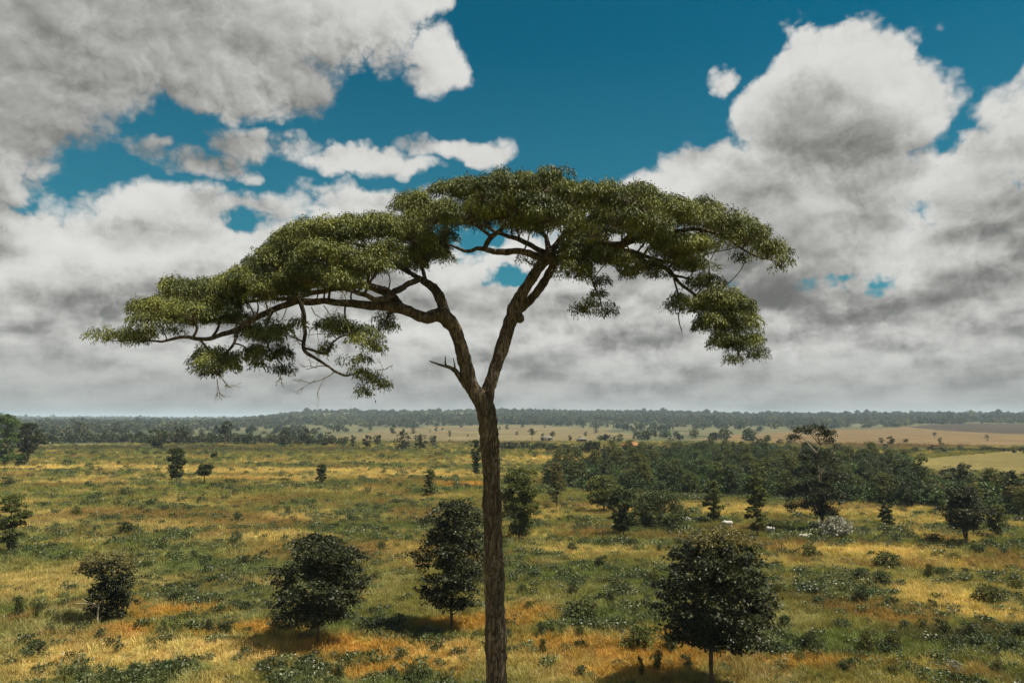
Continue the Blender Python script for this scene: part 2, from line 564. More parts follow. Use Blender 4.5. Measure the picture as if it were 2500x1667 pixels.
def cover(x, y):
    """Ground colour (linear albedo) and a 'leafy' share at world points."""
    x = np.asarray(x, float); y = np.asarray(y, float)
    r = np.hypot(x, y)
    wx = x + 9 * (fbm(x / 14, y / 14, 21, 3) - 0.5) + 2.5 * (fbm(x / 3, y / 3, 22, 2) - 0.5)
    wy = y + 9 * (fbm(x / 14, y / 14, 23, 3) - 0.5) + 2.5 * (fbm(x / 3, y / 3, 24, 2) - 0.5)
    a = fbm(wx / 16, wy / 11, 31, 4)
    b = fbm(wx / 9, wy / 7, 37, 4)
    c = fbm(wx / 4.5, wy / 4.5, 41, 4)
    g = fbm(wx / 7, wy / 6, 53, 4)
    col = np.empty(x.shape + (3,))
    col[:] = OLIVE
    def blend(colour, w):
        nonlocal col
        w = np.clip(w, 0, 1)[..., None]
        col = col * (1 - w) + colour * w
    blend(STRAW, sstep(0.48, 0.68, a) * 0.62)
    blend(BROWN, sstep(0.52, 0.68, b) * 0.8)
    leafy = sstep(0.46, 0.62, g)
    blend(GREEN, leafy * 0.85)
    blend(PALE, sstep(0.56, 0.72, c) * 0.5 * (1 - sstep(90, 160, r)))
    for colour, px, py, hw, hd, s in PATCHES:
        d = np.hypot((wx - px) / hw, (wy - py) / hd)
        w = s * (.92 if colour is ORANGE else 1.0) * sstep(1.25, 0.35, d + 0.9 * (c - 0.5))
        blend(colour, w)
        leafy = leafy * (1 - w) + (w if colour is GREEN else 0)
    # beyond the field: scrub, woods and pastures on the hills
    big = fbm(x / 160, y / 160, 61, 4)
    far_w = sstep(440, 500, r + 60 * (big - 0.5))
    hill = SCRUB * (1 - sstep(0.40, 0.58, big))[..., None] + FOREST * sstep(0.40, 0.58, big)[..., None]
    col = col * (1 - far_w[..., None]) + hill * far_w[..., None]
    leafy = leafy * (1 - far_w)
    fx = x + 60 * (fbm(x / 120, y / 120, 71, 3) - 0.5) * sstep(300, 800, r)
    fy = y + 90 * (fbm(x / 120, y / 120, 73, 3) - 0.5) * sstep(300, 800, r)
    t = fbm(x / 40, y / 40, 77, 4)[..., None]
    for poly, colour in ((HILL_FIELD, HILLGRASS), (RIGHT_FIELD, PASTURE), (DARK_FIELD, PLOUGH), (NEAR_PASTURE, (PASTURE + OLIVE) / 2)):
        k = inside(fx, fy, poly)
        col[k] = colour * (0.65 + 0.7 * t[k])
        leafy[k] = 0
    k = inside(x, y, WOOD)
    col[k] = FOREST * 1.2
    return col, leafy


def build_ground():
    az = np.radians(np.concatenate((np.arange(-180, -46, 4.0), np.linspace(-46, 46, 420), np.arange(50, 180, 4.0))))
    rad = np.concatenate(([0.0, 6.0, 12.0], np.geomspace(18, 14000, 330)))
    A, R = np.meshgrid(az, rad)
    X, Y = R * np.sin(A), R * np.cos(A)
    Z = terrain(X, Y)
    n_a, n_r = len(az), len(rad)
    verts = np.stack((X, Y, Z), -1).reshape(-1, 3)
    i, j = np.meshgrid(np.arange(n_r - 1), np.arange(n_a), indexing="ij")
    j2 = (j + 1) % n_a
    quads = np.stack((i * n_a + j, i * n_a + j2, (i + 1) * n_a + j2, (i + 1) * n_a + j), -1).reshape(-1)
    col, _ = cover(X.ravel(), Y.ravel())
    m, nt, out = material("savanna_ground")
    base = attr(nt, "cover").outputs["Color"]
    geo = nt.nodes.new("ShaderNodeNewGeometry")
    pos = geo.outputs["Position"]
    fine = noise(nt, pos, 3.2, 6.0, 0.7)
    mid = noise(nt, pos, 0.55, 5.0, 0.6)
    big = noise(nt, pos, 0.03, 6.0, 0.65)
    k = fine.ramp(0.3, 0.7, 0.55, 1.35) * mid.ramp(0.3, 0.7, 0.75, 1.2) * big.ramp(0.3, 0.7, 0.8, 1.2)
    k = k * ALBEDO
    col_n = vmath(nt, "MULTIPLY", base, xyz(nt, k, k, k))
    p = principled(nt, col_n, 0.95, 0.1, bump(nt, fine * 0.5 + mid, 1.0, 0.25))
    nt.links.new(p.outputs[0], out.inputs[0])
    me = new_mesh("ground", verts, quads, np.full(len(quads) // 4, 4), m, True,
                  {"cover": ("FLOAT_COLOR", "POINT", np.concatenate((col, np.ones((len(col), 1))), 1))})
    tag(link("ground", me), kind="structure")


build_ground()

# ----------------------------------------------------------------- building blocks for plants
class Buf:
    """Collects quads/triangles with a per-vertex tone."""
    def __init__(self):
        self.v, self.f, self.s, self.t, self.n = [], [], [], [], 0
    def add(self, verts, faces, size, tone):
        verts = np.asarray(verts, float).reshape(-1, 3)
        faces = np.asarray(faces, np.int64).reshape(-1)
        self.v.append(verts)
        self.f.append(faces + self.n)
        self.s.append(np.full(len(faces) // size, size))
        self.t.append(np.broadcast_to(np.asarray(tone, float), (len(verts),)))
        self.n += len(verts)
    def mesh(self, name, mat, smooth=False):
        return new_mesh(name, np.concatenate(self.v), np.concatenate(self.f), np.concatenate(self.s), mat, smooth,
                        {"tone": ("FLOAT", "POINT", np.concatenate(self.t))})


def unit(a):
    return a / (np.linalg.norm(a, axis=-1, keepdims=True) + 1e-9)


def leaves(buf, P, D, L, W, r, flat=0.5, tone=None):
    """Rhombic leaves at P, pointing along D; flat: how far their faces keep to the upper side."""
    n = len(P)
    D = unit(D)
    up = np.array((0, 0, 1.0)) * flat + r.normal(0, 0.55, (n, 3))
    side = unit(np.cross(D, up))
    nrm = np.cross(side, D)
    L = np.broadcast_to(L, (n,))[:, None]; W = np.broadcast_to(W, (n,))[:, None]
    a = P
    b = P + D * L * 0.45 + side * W * 0.5 - nrm * W * 0.12
    c = P + D * L - np.array((0, 0, 1.0)) * L * 0.12
    d = P + D * L * 0.45 - side * W * 0.5 - nrm * W * 0.12
    verts = np.stack((a, b, c, d), 1).reshape(-1, 3)
    if tone is None:
        tone = np.clip(r.normal(0.5, 0.25, n), 0, 1)
    buf.add(verts, np.arange(4 * n), 4, np.repeat(tone, 4))


def tube(buf, pts, radii, sides=6, tone=0.5, r=None, rough=0.0, cap=False):
    pts = np.asarray(pts, float)
    radii = np.asarray(radii, float)
    n = len(pts)
    tan = np.gradient(pts, axis=0)
    tan = unit(tan)
    ref = np.array((0.0, 1.0, 0.0))
    e1 = unit(np.cross(tan, ref) + 1e-6)
    e2 = np.cross(tan, e1)
    a = np.linspace(0, 2 * math.pi, sides, endpoint=False)
    rr = radii[:, None] * (1 + (r.normal(0, rough, (n, sides)) if rough else 0))
    ring = pts[:, None] + rr[..., None] * (np.cos(a)[None, :, None] * e1[:, None] + np.sin(a)[None, :, None] * e2[:, None])
    i, j = np.meshgrid(np.arange(n - 1), np.arange(sides), indexing="ij")
    j2 = (j + 1) % sides
    q = np.stack((i * sides + j, i * sides + j2, (i + 1) * sides + j2, (i + 1) * sides + j), -1).reshape(-1)
    buf.add(ring.reshape(-1, 3), q, 4, tone)
    if cap:
        for k in (0, n - 1):
            c = np.concatenate((ring[k], pts[k][None]))
            f = np.stack((np.arange(sides), (np.arange(sides) + 1) % sides, np.full(sides, sides)), -1).reshape(-1)
            buf.add(c, f if k else f[::-1], 3, tone)


def spline(ctrl, step):
    """Catmull-Rom through rows of ctrl (any width), resampled about every `step` along xyz."""
    c = np.asarray(ctrl, float)
    c = np.concatenate((2 * c[:1] - c[1:2], c, 2 * c[-1:] - c[-2:-1]))
    out = []
    for i in range(1, len(c) - 2):
        n = max(2, int(np.linalg.norm(c[i + 1][:3] - c[i][:3]) / step) + 1)
        t = np.linspace(0, 1, n, endpoint=False)[:, None]
        p0, p1, p2, p3 = c[i - 1], c[i], c[i + 1], c[i + 2]
        out.append(0.5 * (2 * p1 + (p2 - p0) * t + (2 * p0 - 5 * p1 + 4 * p2 - p3) * t ** 2 + (3 * p1 - p0 - 3 * p2 + p3) * t ** 3))
    out.append(c[-2:-1])
    return np.concatenate(out)


def bent(a, b, r, n=6, wob=0.12, sag=0.0):
    a, b = np.asarray(a, float), np.asarray(b, float)
    t = np.linspace(0, 1, n)[:, None]
    L = np.linalg.norm(b - a)
    p = a * (1 - t) + b * t
    w = r.normal(0, wob * L, (2, 3))
    return p + np.sin(math.pi * t) * w[0] * 0.6 + np.sin(2 * math.pi * t) * w[1] * 0.3 + np.sin(math.pi * t) * np.array((0, 0, sag * L))


M_BARK = bark_material("grey_brown_bark", (.040, .031, .023), (.185, .142, .100), 5.0, 0.20, 0.03)
M_BARK_S = bark_material("young_tree_bark", (.07, .05, .03), (.20, .14, .08), 14.0, 0.25, 0.02)
M_PALE_WOOD = plain_material("bleached_dead_wood", (.42, .36, .27), 0.85, 0.2, 0.3, 9.0)
M_DARK_WOOD = plain_material("dark_twig_bark", (.085, .062, .042), 0.9, 0.15, 0.3, 8.0)
M_HERO = leaf_material("feathery_olive_leaves", (.205, .222, .050), (.032, .047, .013), 0.14, 0.55, 0.22)
M_LEAF = {
    "dark": leaf_material("dark_leathery_leaves", (.064, .070, .022), (.007, .013, .005), 0.12, 0.5, 0.22),
    "deep": leaf_material("deep_green_leaves", (.060, .092, .022), (.013, .025, .007), 0.16, 0.55, 0.22, hue_noise=0.35),
    "mid": leaf_material("mid_green_leaves", (.115, .148, .034), (.030, .050, .012), 0.24, 0.55, 0.22, hue_noise=0.5),
    "fresh": leaf_material("fresh_green_leaves", (.110, .175, .038), (.040, .078, .018), 0.30, 0.45, 0.35),
    "olive": leaf_material("olive_yellow_leaves", (.210, .175, .052), (.080, .075, .025), 0.26, 0.5, 0.3),
    "white": leaf_material("silver_white_leaves", (.46, .45, .38), (.17, .18, .14), 0.15, 0.4, 0.4),
    "teal": leaf_material("blue_green_leaves", (.080, .122, .046), (.024, .046, .018), 0.20, 0.5, 0.25, hue_noise=0.35),
}


def crown_leaves(buf, blobs, n, L, W, r, clump=0.16, per=26, droop=0.45, fill=0.55, twigs=None, stem=None, top_tone=0.0):
    """Leaf clumps through the outer volume of a few ellipsoids (x, y, z, rx, ry, rz)."""
    blobs = np.asarray(blobs, float)
    vol = (blobs[:, 3] * blobs[:, 4] + blobs[:, 4] * blobs[:, 5] + blobs[:, 3] * blobs[:, 5])
    nc = max(6, n // per)
    pick = r.choice(len(blobs), nc, p=vol / vol.sum())
    d = unit(r.normal(0, 1, (nc, 3)))
    d[:, 2] = np.where(d[:, 2] < -0.35, -d[:, 2] * 0.6, d[:, 2])
    s = (fill + (1 - fill) * r.random(nc)) * (0.9 + 0.22 * r.random(nc))
    B = blobs[pick]
    C = B[:, :3] + d * s[:, None] * B[:, 3:6]
    size = np.mean(B[:, 3:6], 1)
    rad = clump * (0.7 + 0.7 * r.random(nc))
    ct = np.clip(r.normal(0.45, 0.22, nc), 0, 1)
    idx = np.repeat(np.arange(nc), per)
    m = len(idx)
    off = unit(r.normal(0, 1, (m, 3)))
    off[:, 2] *= 0.55
    P = C[idx] + off * (rad[idx] * np.sqrt(r.random(m)))[:, None]
    D = off * 0.8 + d[idx] * 0.7 + r.normal(0, 0.35, (m, 3)) - np.array((0, 0, droop))
    tone = np.clip(ct[idx] + r.normal(0, 0.22, m) + top_tone * d[idx][:, 2], 0, 1)
    leaves(buf, P, D, L * (0.7 + 0.6 * r.random(m)), W * (0.7 + 0.6 * r.random(m)), r, 0.7, tone)
    if twigs is not None and stem is not None:
        for k in r.choice(nc, min(nc, 60), replace=False):
            a = stem(C[k], r)
            pts = bent(a, C[k], r, 5, 0.08)
            ln = np.linalg.norm(C[k] - a)
            tube(twigs, pts, np.linspace(max(0.012, 0.016 * ln), 0.006, 5), 4, 0.5)
    return C


def make_tree(kind_name, blobs, height, trunk_r, leaf, n, L, W, seed, lean=(0, 0), clump=None, per=26, bark=None, droop=0.45,
              fill=0.55, stems=1, top_tone=0.0, spread=0.4):
    """Meshes (trunk with limbs, crown) of one tree standing at the origin."""
    r = np.random.default_rng(seed)
    blobs = np.asarray(blobs, float)
    top = height * 0.86
    wood, crown = Buf(), Buf()
    axes = []
    for s in range(stems):
        a = 2 * math.pi * (s / stems + 0.17 * r.random())
        k = 0 if stems == 1 else spread
        c = [(0.0 if stems == 1 else 0.05 * math.cos(a), 0.0 if stems == 1 else 0.05 * math.sin(a), -0.15, trunk_r * 1.35)]
        for t in (0.06, 0.25, 0.5, 0.75, 1.0):
            c.append((lean[0] * t * height + k * math.cos(a) * t + r.normal(0, 0.018 * height * t), lean[1] * t * height + k * math.sin(a) * t + r.normal(0, 0.018 * height * t),
                      top * t, trunk_r * (1.0 - 0.82 * t)))
        p = spline(c, height / 24)
        axes.append(p)
        tube(wood, p[:, :3], np.maximum(p[:, 3], 0.008), 8, 0.5, r, 0.06)
    allp = np.concatenate([a[:, :3] for a in axes])
    def stem(c, r):
        z = max(min(c[2] - 0.25 * np.hypot(c[0] - lean[0] * c[2], c[1] - lean[1] * c[2]) - 0.05 * height, top * 0.95), 0.12 * height)
        ok = np.argsort(np.abs(allp[:, 2] - z) + 0.3 * np.hypot(allp[:, 0] - c[0], allp[:, 1] - c[1]))
        return allp[ok[0]]
    crown_leaves(crown, blobs, n, L, W, r, clump or 0.07 * height, per, droop, fill, wood, stem, top_tone)
    return (wood.mesh(kind_name + "_trunk", bark or M_BARK_S, True), crown.mesh(kind_name + "_crown", M_LEAF[leaf]))


def plant_tree(name, label, meshes, loc, rot=0.0, scale=1.0, cat="tree", group=None, names=("trunk", "crown")):
    root = tag(link(name, None, None, loc), label, cat, group)
    root.empty_display_size = 0.3
    root.rotation_euler = (0, 0, rot)
    root.scale = scale if isinstance(scale, (tuple, list)) else (scale,) * 3
    for nm, me in zip(names, meshes):
        if me is not None:
            link(nm, me, root)
    return root


def stand(u, v):
    p = ground(u, v)
    return Vector((p[0], p[1], p[2] - 0.02)), float(p[1]) / F_PX      # place, metres per survey pixel there

# ----------------------------------------------------------------- the tall umbrella tree
TREE_Y = 25.0                            # metres in front of the drone
MPP = TREE_Y / F_PX                      # metres per survey pixel at the tree
hero_base = at_depth(1217, 1020, TREE_Y)
hero_base[2] = float(terrain(hero_base[0], hero_base[1]))


def hp(u, v, dy=0.0):
    return at_depth(u, v, TREE_Y + dy) - hero_base


# limbs: rows of (bearing u, v, width, depth offset in m)
TRUNK = [(1222, 1960, 84, 0), (1219, 1900, 62, 0), (1215, 1760, 54, 0), (1213, 1667, 51, 0), (1209, 1500, 49, 0), (1206, 1382, 47, 0), (1202, 1250, 45, 0), (1200, 1169, 44, 0), (1194, 1063, 46, 0),
         (1188, 1010, 50, 0), (1180, 975, 44, 0)]
LIMBS = [
    [(1186, 1000, 44, 0), (1168, 968, 40, -.05), (1150, 940, 37, -.1), (1137, 890, 34, -.2), (1124, 843, 33, -.3), (1111, 805, 34, -.35), (1092, 780, 38, -.4), (1073, 768, 34, -.45), (1035, 775, 30, -.6), (992, 757, 28, -.8), (950, 748, 27, -.9)],
    [(1090, 782, 32, -.4), (1079, 741, 27, -.2), (1062, 707, 23, 0), (1031, 684, 17, .3), (1005, 668, 11, .6), (985, 650, 7, .9)],
    [(1180, 990, 42, 0), (1190, 960, 36, .05), (1205, 911, 32, .1), (1226, 848, 32, .2), (1243, 792, 34, .3), (1258, 752, 37, .35), (1277, 712, 28, .3), (1303, 673, 27, .2), (1325, 640, 29, .2), (1343, 620, 32, .2)],
    [(1262, 760, 26, .35), (1296, 731, 20, .55), (1324, 695, 21, .6), (1349, 652, 22, .5), (1356, 630, 22, .3), (1345, 612, 22, .2)],
]
BRANCHES = [
    [(960, 748, 26, -.9), (915, 746, 22, -1.2), (851, 741, 19, -1.6), (788, 737, 17, -1.9), (703, 743, 16, -2.1), (639, 771, 15, -2.2), (575, 805, 13, -2.1), (511, 824, 11, -2.0), (447, 826, 8, -1.8), (388, 833, 6, -1.6), (340, 825, 4, -1.5)],
    [(983, 756, 24, -.8), (949, 716, 22, -.4), (894, 699, 19, 0), (830, 701, 16, .5), (766, 716, 13, 1.0), (694, 729, 10, 1.5), (620, 735, 8, 1.9), (560, 745, 6, 2.2)],
    [(1026, 680, 17, .3), (1000, 692, 15, 0), (971, 712, 16, -.5), (940, 728, 14, -1.5), (890, 720, 12, -2.6), (820, 700, 9, -3.6), (760, 690, 6, -4.4)],
    [(1040, 688, 10, .3), (1032, 660, 9, .4), (1020, 630, 7, .2), (1010, 600, 5, 0)],
    [(1000, 668, 9, .6), (940, 630, 8, 1.4), (880, 600, 6, 2.2), (820, 590, 5, 3.0)],
    [(1340, 624, 22, .2), (1324, 627, 21, .1), (1282, 618, 18, -.1), (1248, 614, 16, -.3), (1205, 612, 15, -.5), (1180, 606, 13, -.7), (1163, 605, 11, -.8), (1133, 612, 8, -1.0), (1095, 597, 6, -1.2), (1060, 590, 4, -1.4)],
    [(1183, 606, 12, -.7), (1197, 580, 13, -.9), (1222, 559, 11, -1.3), (1256, 529, 9, -1.9), (1300, 500, 6, -2.6)],
    [(1200, 578, 9, -.9), (1170, 555, 7, -1.0), (1130, 530, 5, -1.2), (1090, 505, 4, -1.4)],
    [(1326, 615, 16, .2), (1311, 608, 14, .4), (1273, 588, 12, .9), (1226, 571, 10, 1.5), (1197, 559, 8, 2.0), (1154, 548, 6, 2.6), (1090, 530, 4, 3.4)],
    [(1345, 615, 18, .2), (1367, 584, 13, .5), (1392, 559, 10, .9), (1420, 525, 8, 1.4), (1440, 490, 5, 2.0)],
    [(1340, 612, 16, .2), (1330, 580, 12, 1.0), (1300, 545, 9, 2.2), (1280, 505, 6, 3.6)],
    [(1347, 618, 22, .2), (1371, 620, 22, 0), (1418, 596, 22, -.3), (1460, 595, 22, -.6), (1507, 601, 20, -.9), (1545, 586, 17, -1.2), (1609, 573, 14, -1.5), (1652, 567, 12, -1.8), (1707, 563, 9, -2.0), (1779, 584, 7, -2.2), (1843, 622, 5, -2.2), (1900, 640, 3, -2.1)],
    [(1515, 598, 15, -.9), (1540, 575, 16, -1.3), (1556, 545, 12, -2.0), (1553, 515, 8, -2.8)],
    [(1371, 624, 18, 0), (1440, 612, 17, .5), (1510, 622, 15, .8), (1558, 628, 12, .8), (1590, 643, 11, .7), (1622, 653, 12, .6), (1647, 678, 10, .5), (1673, 703, 8, .4), (1715, 741, 7, .3), (1758, 784, 6, .2), (1800, 848, 5, .2), (1800, 880, 3, .2)],
    [(1430, 605, 14, .3), (1520, 608, 12, 1.4), (1580, 625, 10, 2.0), (1640, 640, 8, 2.4), (1700, 640, 5, 2.8)],
    [(1643, 672, 7, .5), (1690, 682, 5, .6), (1740, 705, 4, .7), (1790, 730, 3, .8)],
    [(1443, 612, 7, -.5), (1443, 644, 6, -1.3), (1443, 678, 5, -1.6), (1460, 720, 4, -1.7), (1470, 750, 3, -1.7)],
    [(1645, 680, 5, .4), (1660, 741, 4, .2), (1657, 770, 3, .2), (1660, 797, 2.4, .2), (1664, 814, 1.6, .2)],
    [(580, 803, 10, -2.1), (570, 840, 7, -2.4), (545, 880, 5, -2.6), (530, 920, 3, -2.7)],
    [(665, 758, 9, -2.2), (650, 800, 7, -2.7), (655, 850, 5, -3.0), (690, 895, 3, -3.1)],
    [(735, 740, 11, -2.1), (745, 800, 9, -2.8), (740, 855, 9, -3.2), (780, 880, 7, -3.3), (820, 905, 6, -3.4), (845, 918, 5, -3.4), (880, 905, 3, -3.4)],
    [(745, 850, 7, -3.2), (795, 862, 6, -3.3), (810, 835, 5, -3.3), (850, 815, 4, -3.3), (900, 830, 3, -3.3)],
    [(470, 826, 8, -1.9), (480, 800, 6, -1.9), (460, 780, 4, -1.9), (430, 760, 3, -1.9)],
    [(520, 822, 8, -2.0), (535, 790, 6, -1.7), (520, 755, 5, -1.4), (490, 730, 3, -1.2)],
]
DEAD = [[(1140, 945, 16, -.15), (1126, 927, 14, -.2), (1112, 906, 12, -.3), (1095, 896, 9, -.4), (1073, 890, 6, -.5), (1048, 881, 2.4, -.6)],
        [(1092, 897, 6, -.4), (1087, 885, 4, -.4), (1088, 868, 1.4, -.4)], [(1112, 908, 6, -.3), (1110, 890, 3.5, -.35), (1106, 873, 1.4, -.4)]]

# foliage pads: (u, v, half width, half height, copies in depth, depth of the front one)
PADS = [
    (262, 822, 58, 15, 1, -1.5), (330, 812, 46, 20, 2, -1.7), (395, 748, 60, 34, 3, -2), (440, 705, 50, 30, 3, -1), (470, 765, 66, 34, 3, -2.2), (362, 772, 38, 22, 2, -1.6), (400, 800, 40, 14, 1, -1.8),
    (520, 712, 72, 36, 3, -1), (600, 690, 72, 42, 3, -2), (572, 770, 46, 24, 2, -2.6), (545, 740, 56, 26, 2, -2), (690, 640, 76, 42, 3, -2.5), (650, 700, 70, 40, 3, -3), (720, 600, 66, 36, 3, -2), (640, 620, 36, 20, 1, 0),
    (760, 572, 66, 36, 3, -3), (820, 562, 72, 38, 4, -3.5), (880, 555, 66, 36, 4, -3), (935, 560, 56, 36, 3, -3), (800, 625, 86, 38, 4, -4), (880, 645, 66, 34, 3, -4.5), (945, 620, 56, 40, 3, -3.5), (760, 675, 80, 34, 3, -4), (690, 700, 60, 26, 2, -4), (840, 680, 60, 22, 2, -4.6),
    (1045, 618, 54, 42, 3, -1), (1000, 570, 56, 40, 3, -2), (1010, 492, 46, 30, 3, -2), (1060, 525, 66, 42, 4, -2.5), (1112, 462, 46, 32, 3, -2), (1085, 575, 30, 30, 2, 0), (1010, 640, 34, 26, 2, 0.5),
    (1180, 470, 76, 38, 4, -3.5), (1140, 520, 66, 32, 3, -3), (1250, 455, 84, 38, 4, -4), (1325, 450, 82, 36, 4, -4), (1270, 500, 92, 36, 4, -4.5), (1200, 525, 60, 20, 2, -2.5), (1390, 480, 66, 38, 4, -4), (1350, 525, 76, 32, 3, -4.5), (1300, 545, 60, 18, 2, -1),
    (1470, 478, 66, 36, 4, -4), (1540, 480, 76, 34, 4, -3.5), (1600, 500, 76, 34, 4, -3), (1500, 535, 60, 36, 3, -4.5), (1440, 560, 56, 36, 3, -4), (1640, 520, 66, 34, 3, -3), (1705, 515, 64, 30, 3, -2), (1760, 545, 64, 34, 3, -2.6), (1822, 576, 58, 36, 3, -2.6), (1872, 615, 46, 34, 2, -2.4),
    (1906, 645, 27, 15, 1, -2.2), (1650, 590, 60, 28, 3, -3), (1580, 560, 56, 28, 3, -3.6), (1715, 600, 52, 28, 2, -2.5), (1680, 622, 44, 22, 1, -1.5), (1800, 630, 30, 14, 1, -2.2), (1600, 540, 50, 26, 2, -4),
    (1420, 620, 62, 28, 2, -2.2), (1485, 625, 54, 24, 2, -2.0), (1392, 600, 46, 30, 2, -1.6), (1405, 664, 36, 28, 2, -2.4), (1450, 686, 30, 28, 1, -1.7), (1425, 750, 36, 26, 1, -1.7), (1475, 764, 27, 28, 1, -1.7), (1470, 715, 20, 14, 1, -1.7),
    (1512, 655, 22, 22, 1, -.8), (1560, 648, 54, 20, 2, -.2), (1602, 668, 30, 20, 1, .6), (1640, 610, 60, 24, 2, -2), (1292, 637, 32, 14, 1, .6),
    (1690, 652, 44, 26, 2, -.5), (1722, 684, 38, 24, 2, -.5), (1655, 722, 24, 14, 1, .4), (1700, 742, 46, 26, 2, -.6), (1762, 720, 48, 26, 2, -.8), (1796, 745, 46, 34, 2, -.7), (1745, 782, 54, 34, 2, -.8), (1806, 792, 42, 36, 2, -.8), (1775, 832, 44, 32, 2, -.8), (1765, 750, 50, 30, 2, 0),
    (1818, 838, 36, 30, 2, -.6), (1852, 826, 18, 18, 1, .3), (1850, 862, 13, 18, 1, .3), (1797, 880, 28, 18, 1, .2), (1838, 770, 11, 16, 1, .3), (1640, 740, 16, 10, 1, .3),
    (535, 892, 54, 40, 2, -2.9), (518, 858, 36, 24, 1, -2.6), (562, 868, 30, 26, 1, -2.5), (640, 815, 46, 40, 2, -3.2), (662, 862, 46, 28, 2, -3.6), (627, 885, 20, 18, 1, -3), (690, 902, 18, 16, 1, -3.1), (700, 796, 38, 28, 1, -3.4),
    (850, 800, 50, 24, 2, -4), (892, 830, 44, 22, 1, -3.4), (925, 852, 20, 15, 1, -3.4), (800, 852, 24, 18, 1, -3.4), (872, 880, 28, 13, 1, -3.4), (905, 920, 24, 14, 1, -3.4), (880, 905, 22, 10, 1, -3.4), (900, 955, 20, 20, 1, -3.4), (930, 940, 11, 12, 1, -3.4),
    (940, 772, 34, 22, 1, -.2), (962, 742, 28, 16, 1, .4), (945, 797, 16, 12, 1, -.2), (800, 790, 30, 14, 1, -3),
]


def limb_points(rows):
    p = np.array([(*hp(u, v, dy), w * MPP * (1 + dy / TREE_Y) * 0.5) for u, v, w, dy in rows])
    return spline(p, 0.12)


def rough_tube(buf, p, r, sides=12, amp=0.06):
    """Tube with lumpy, uneven bark."""
    n = len(p)
    rad = p[:, 3] * (1 + 0.05 * np.sin(np.linspace(0, n * 0.35, n) + r.random() * 6))
    tube(buf, p[:, :3], rad, sides, 0.5, r, amp, cap=True)


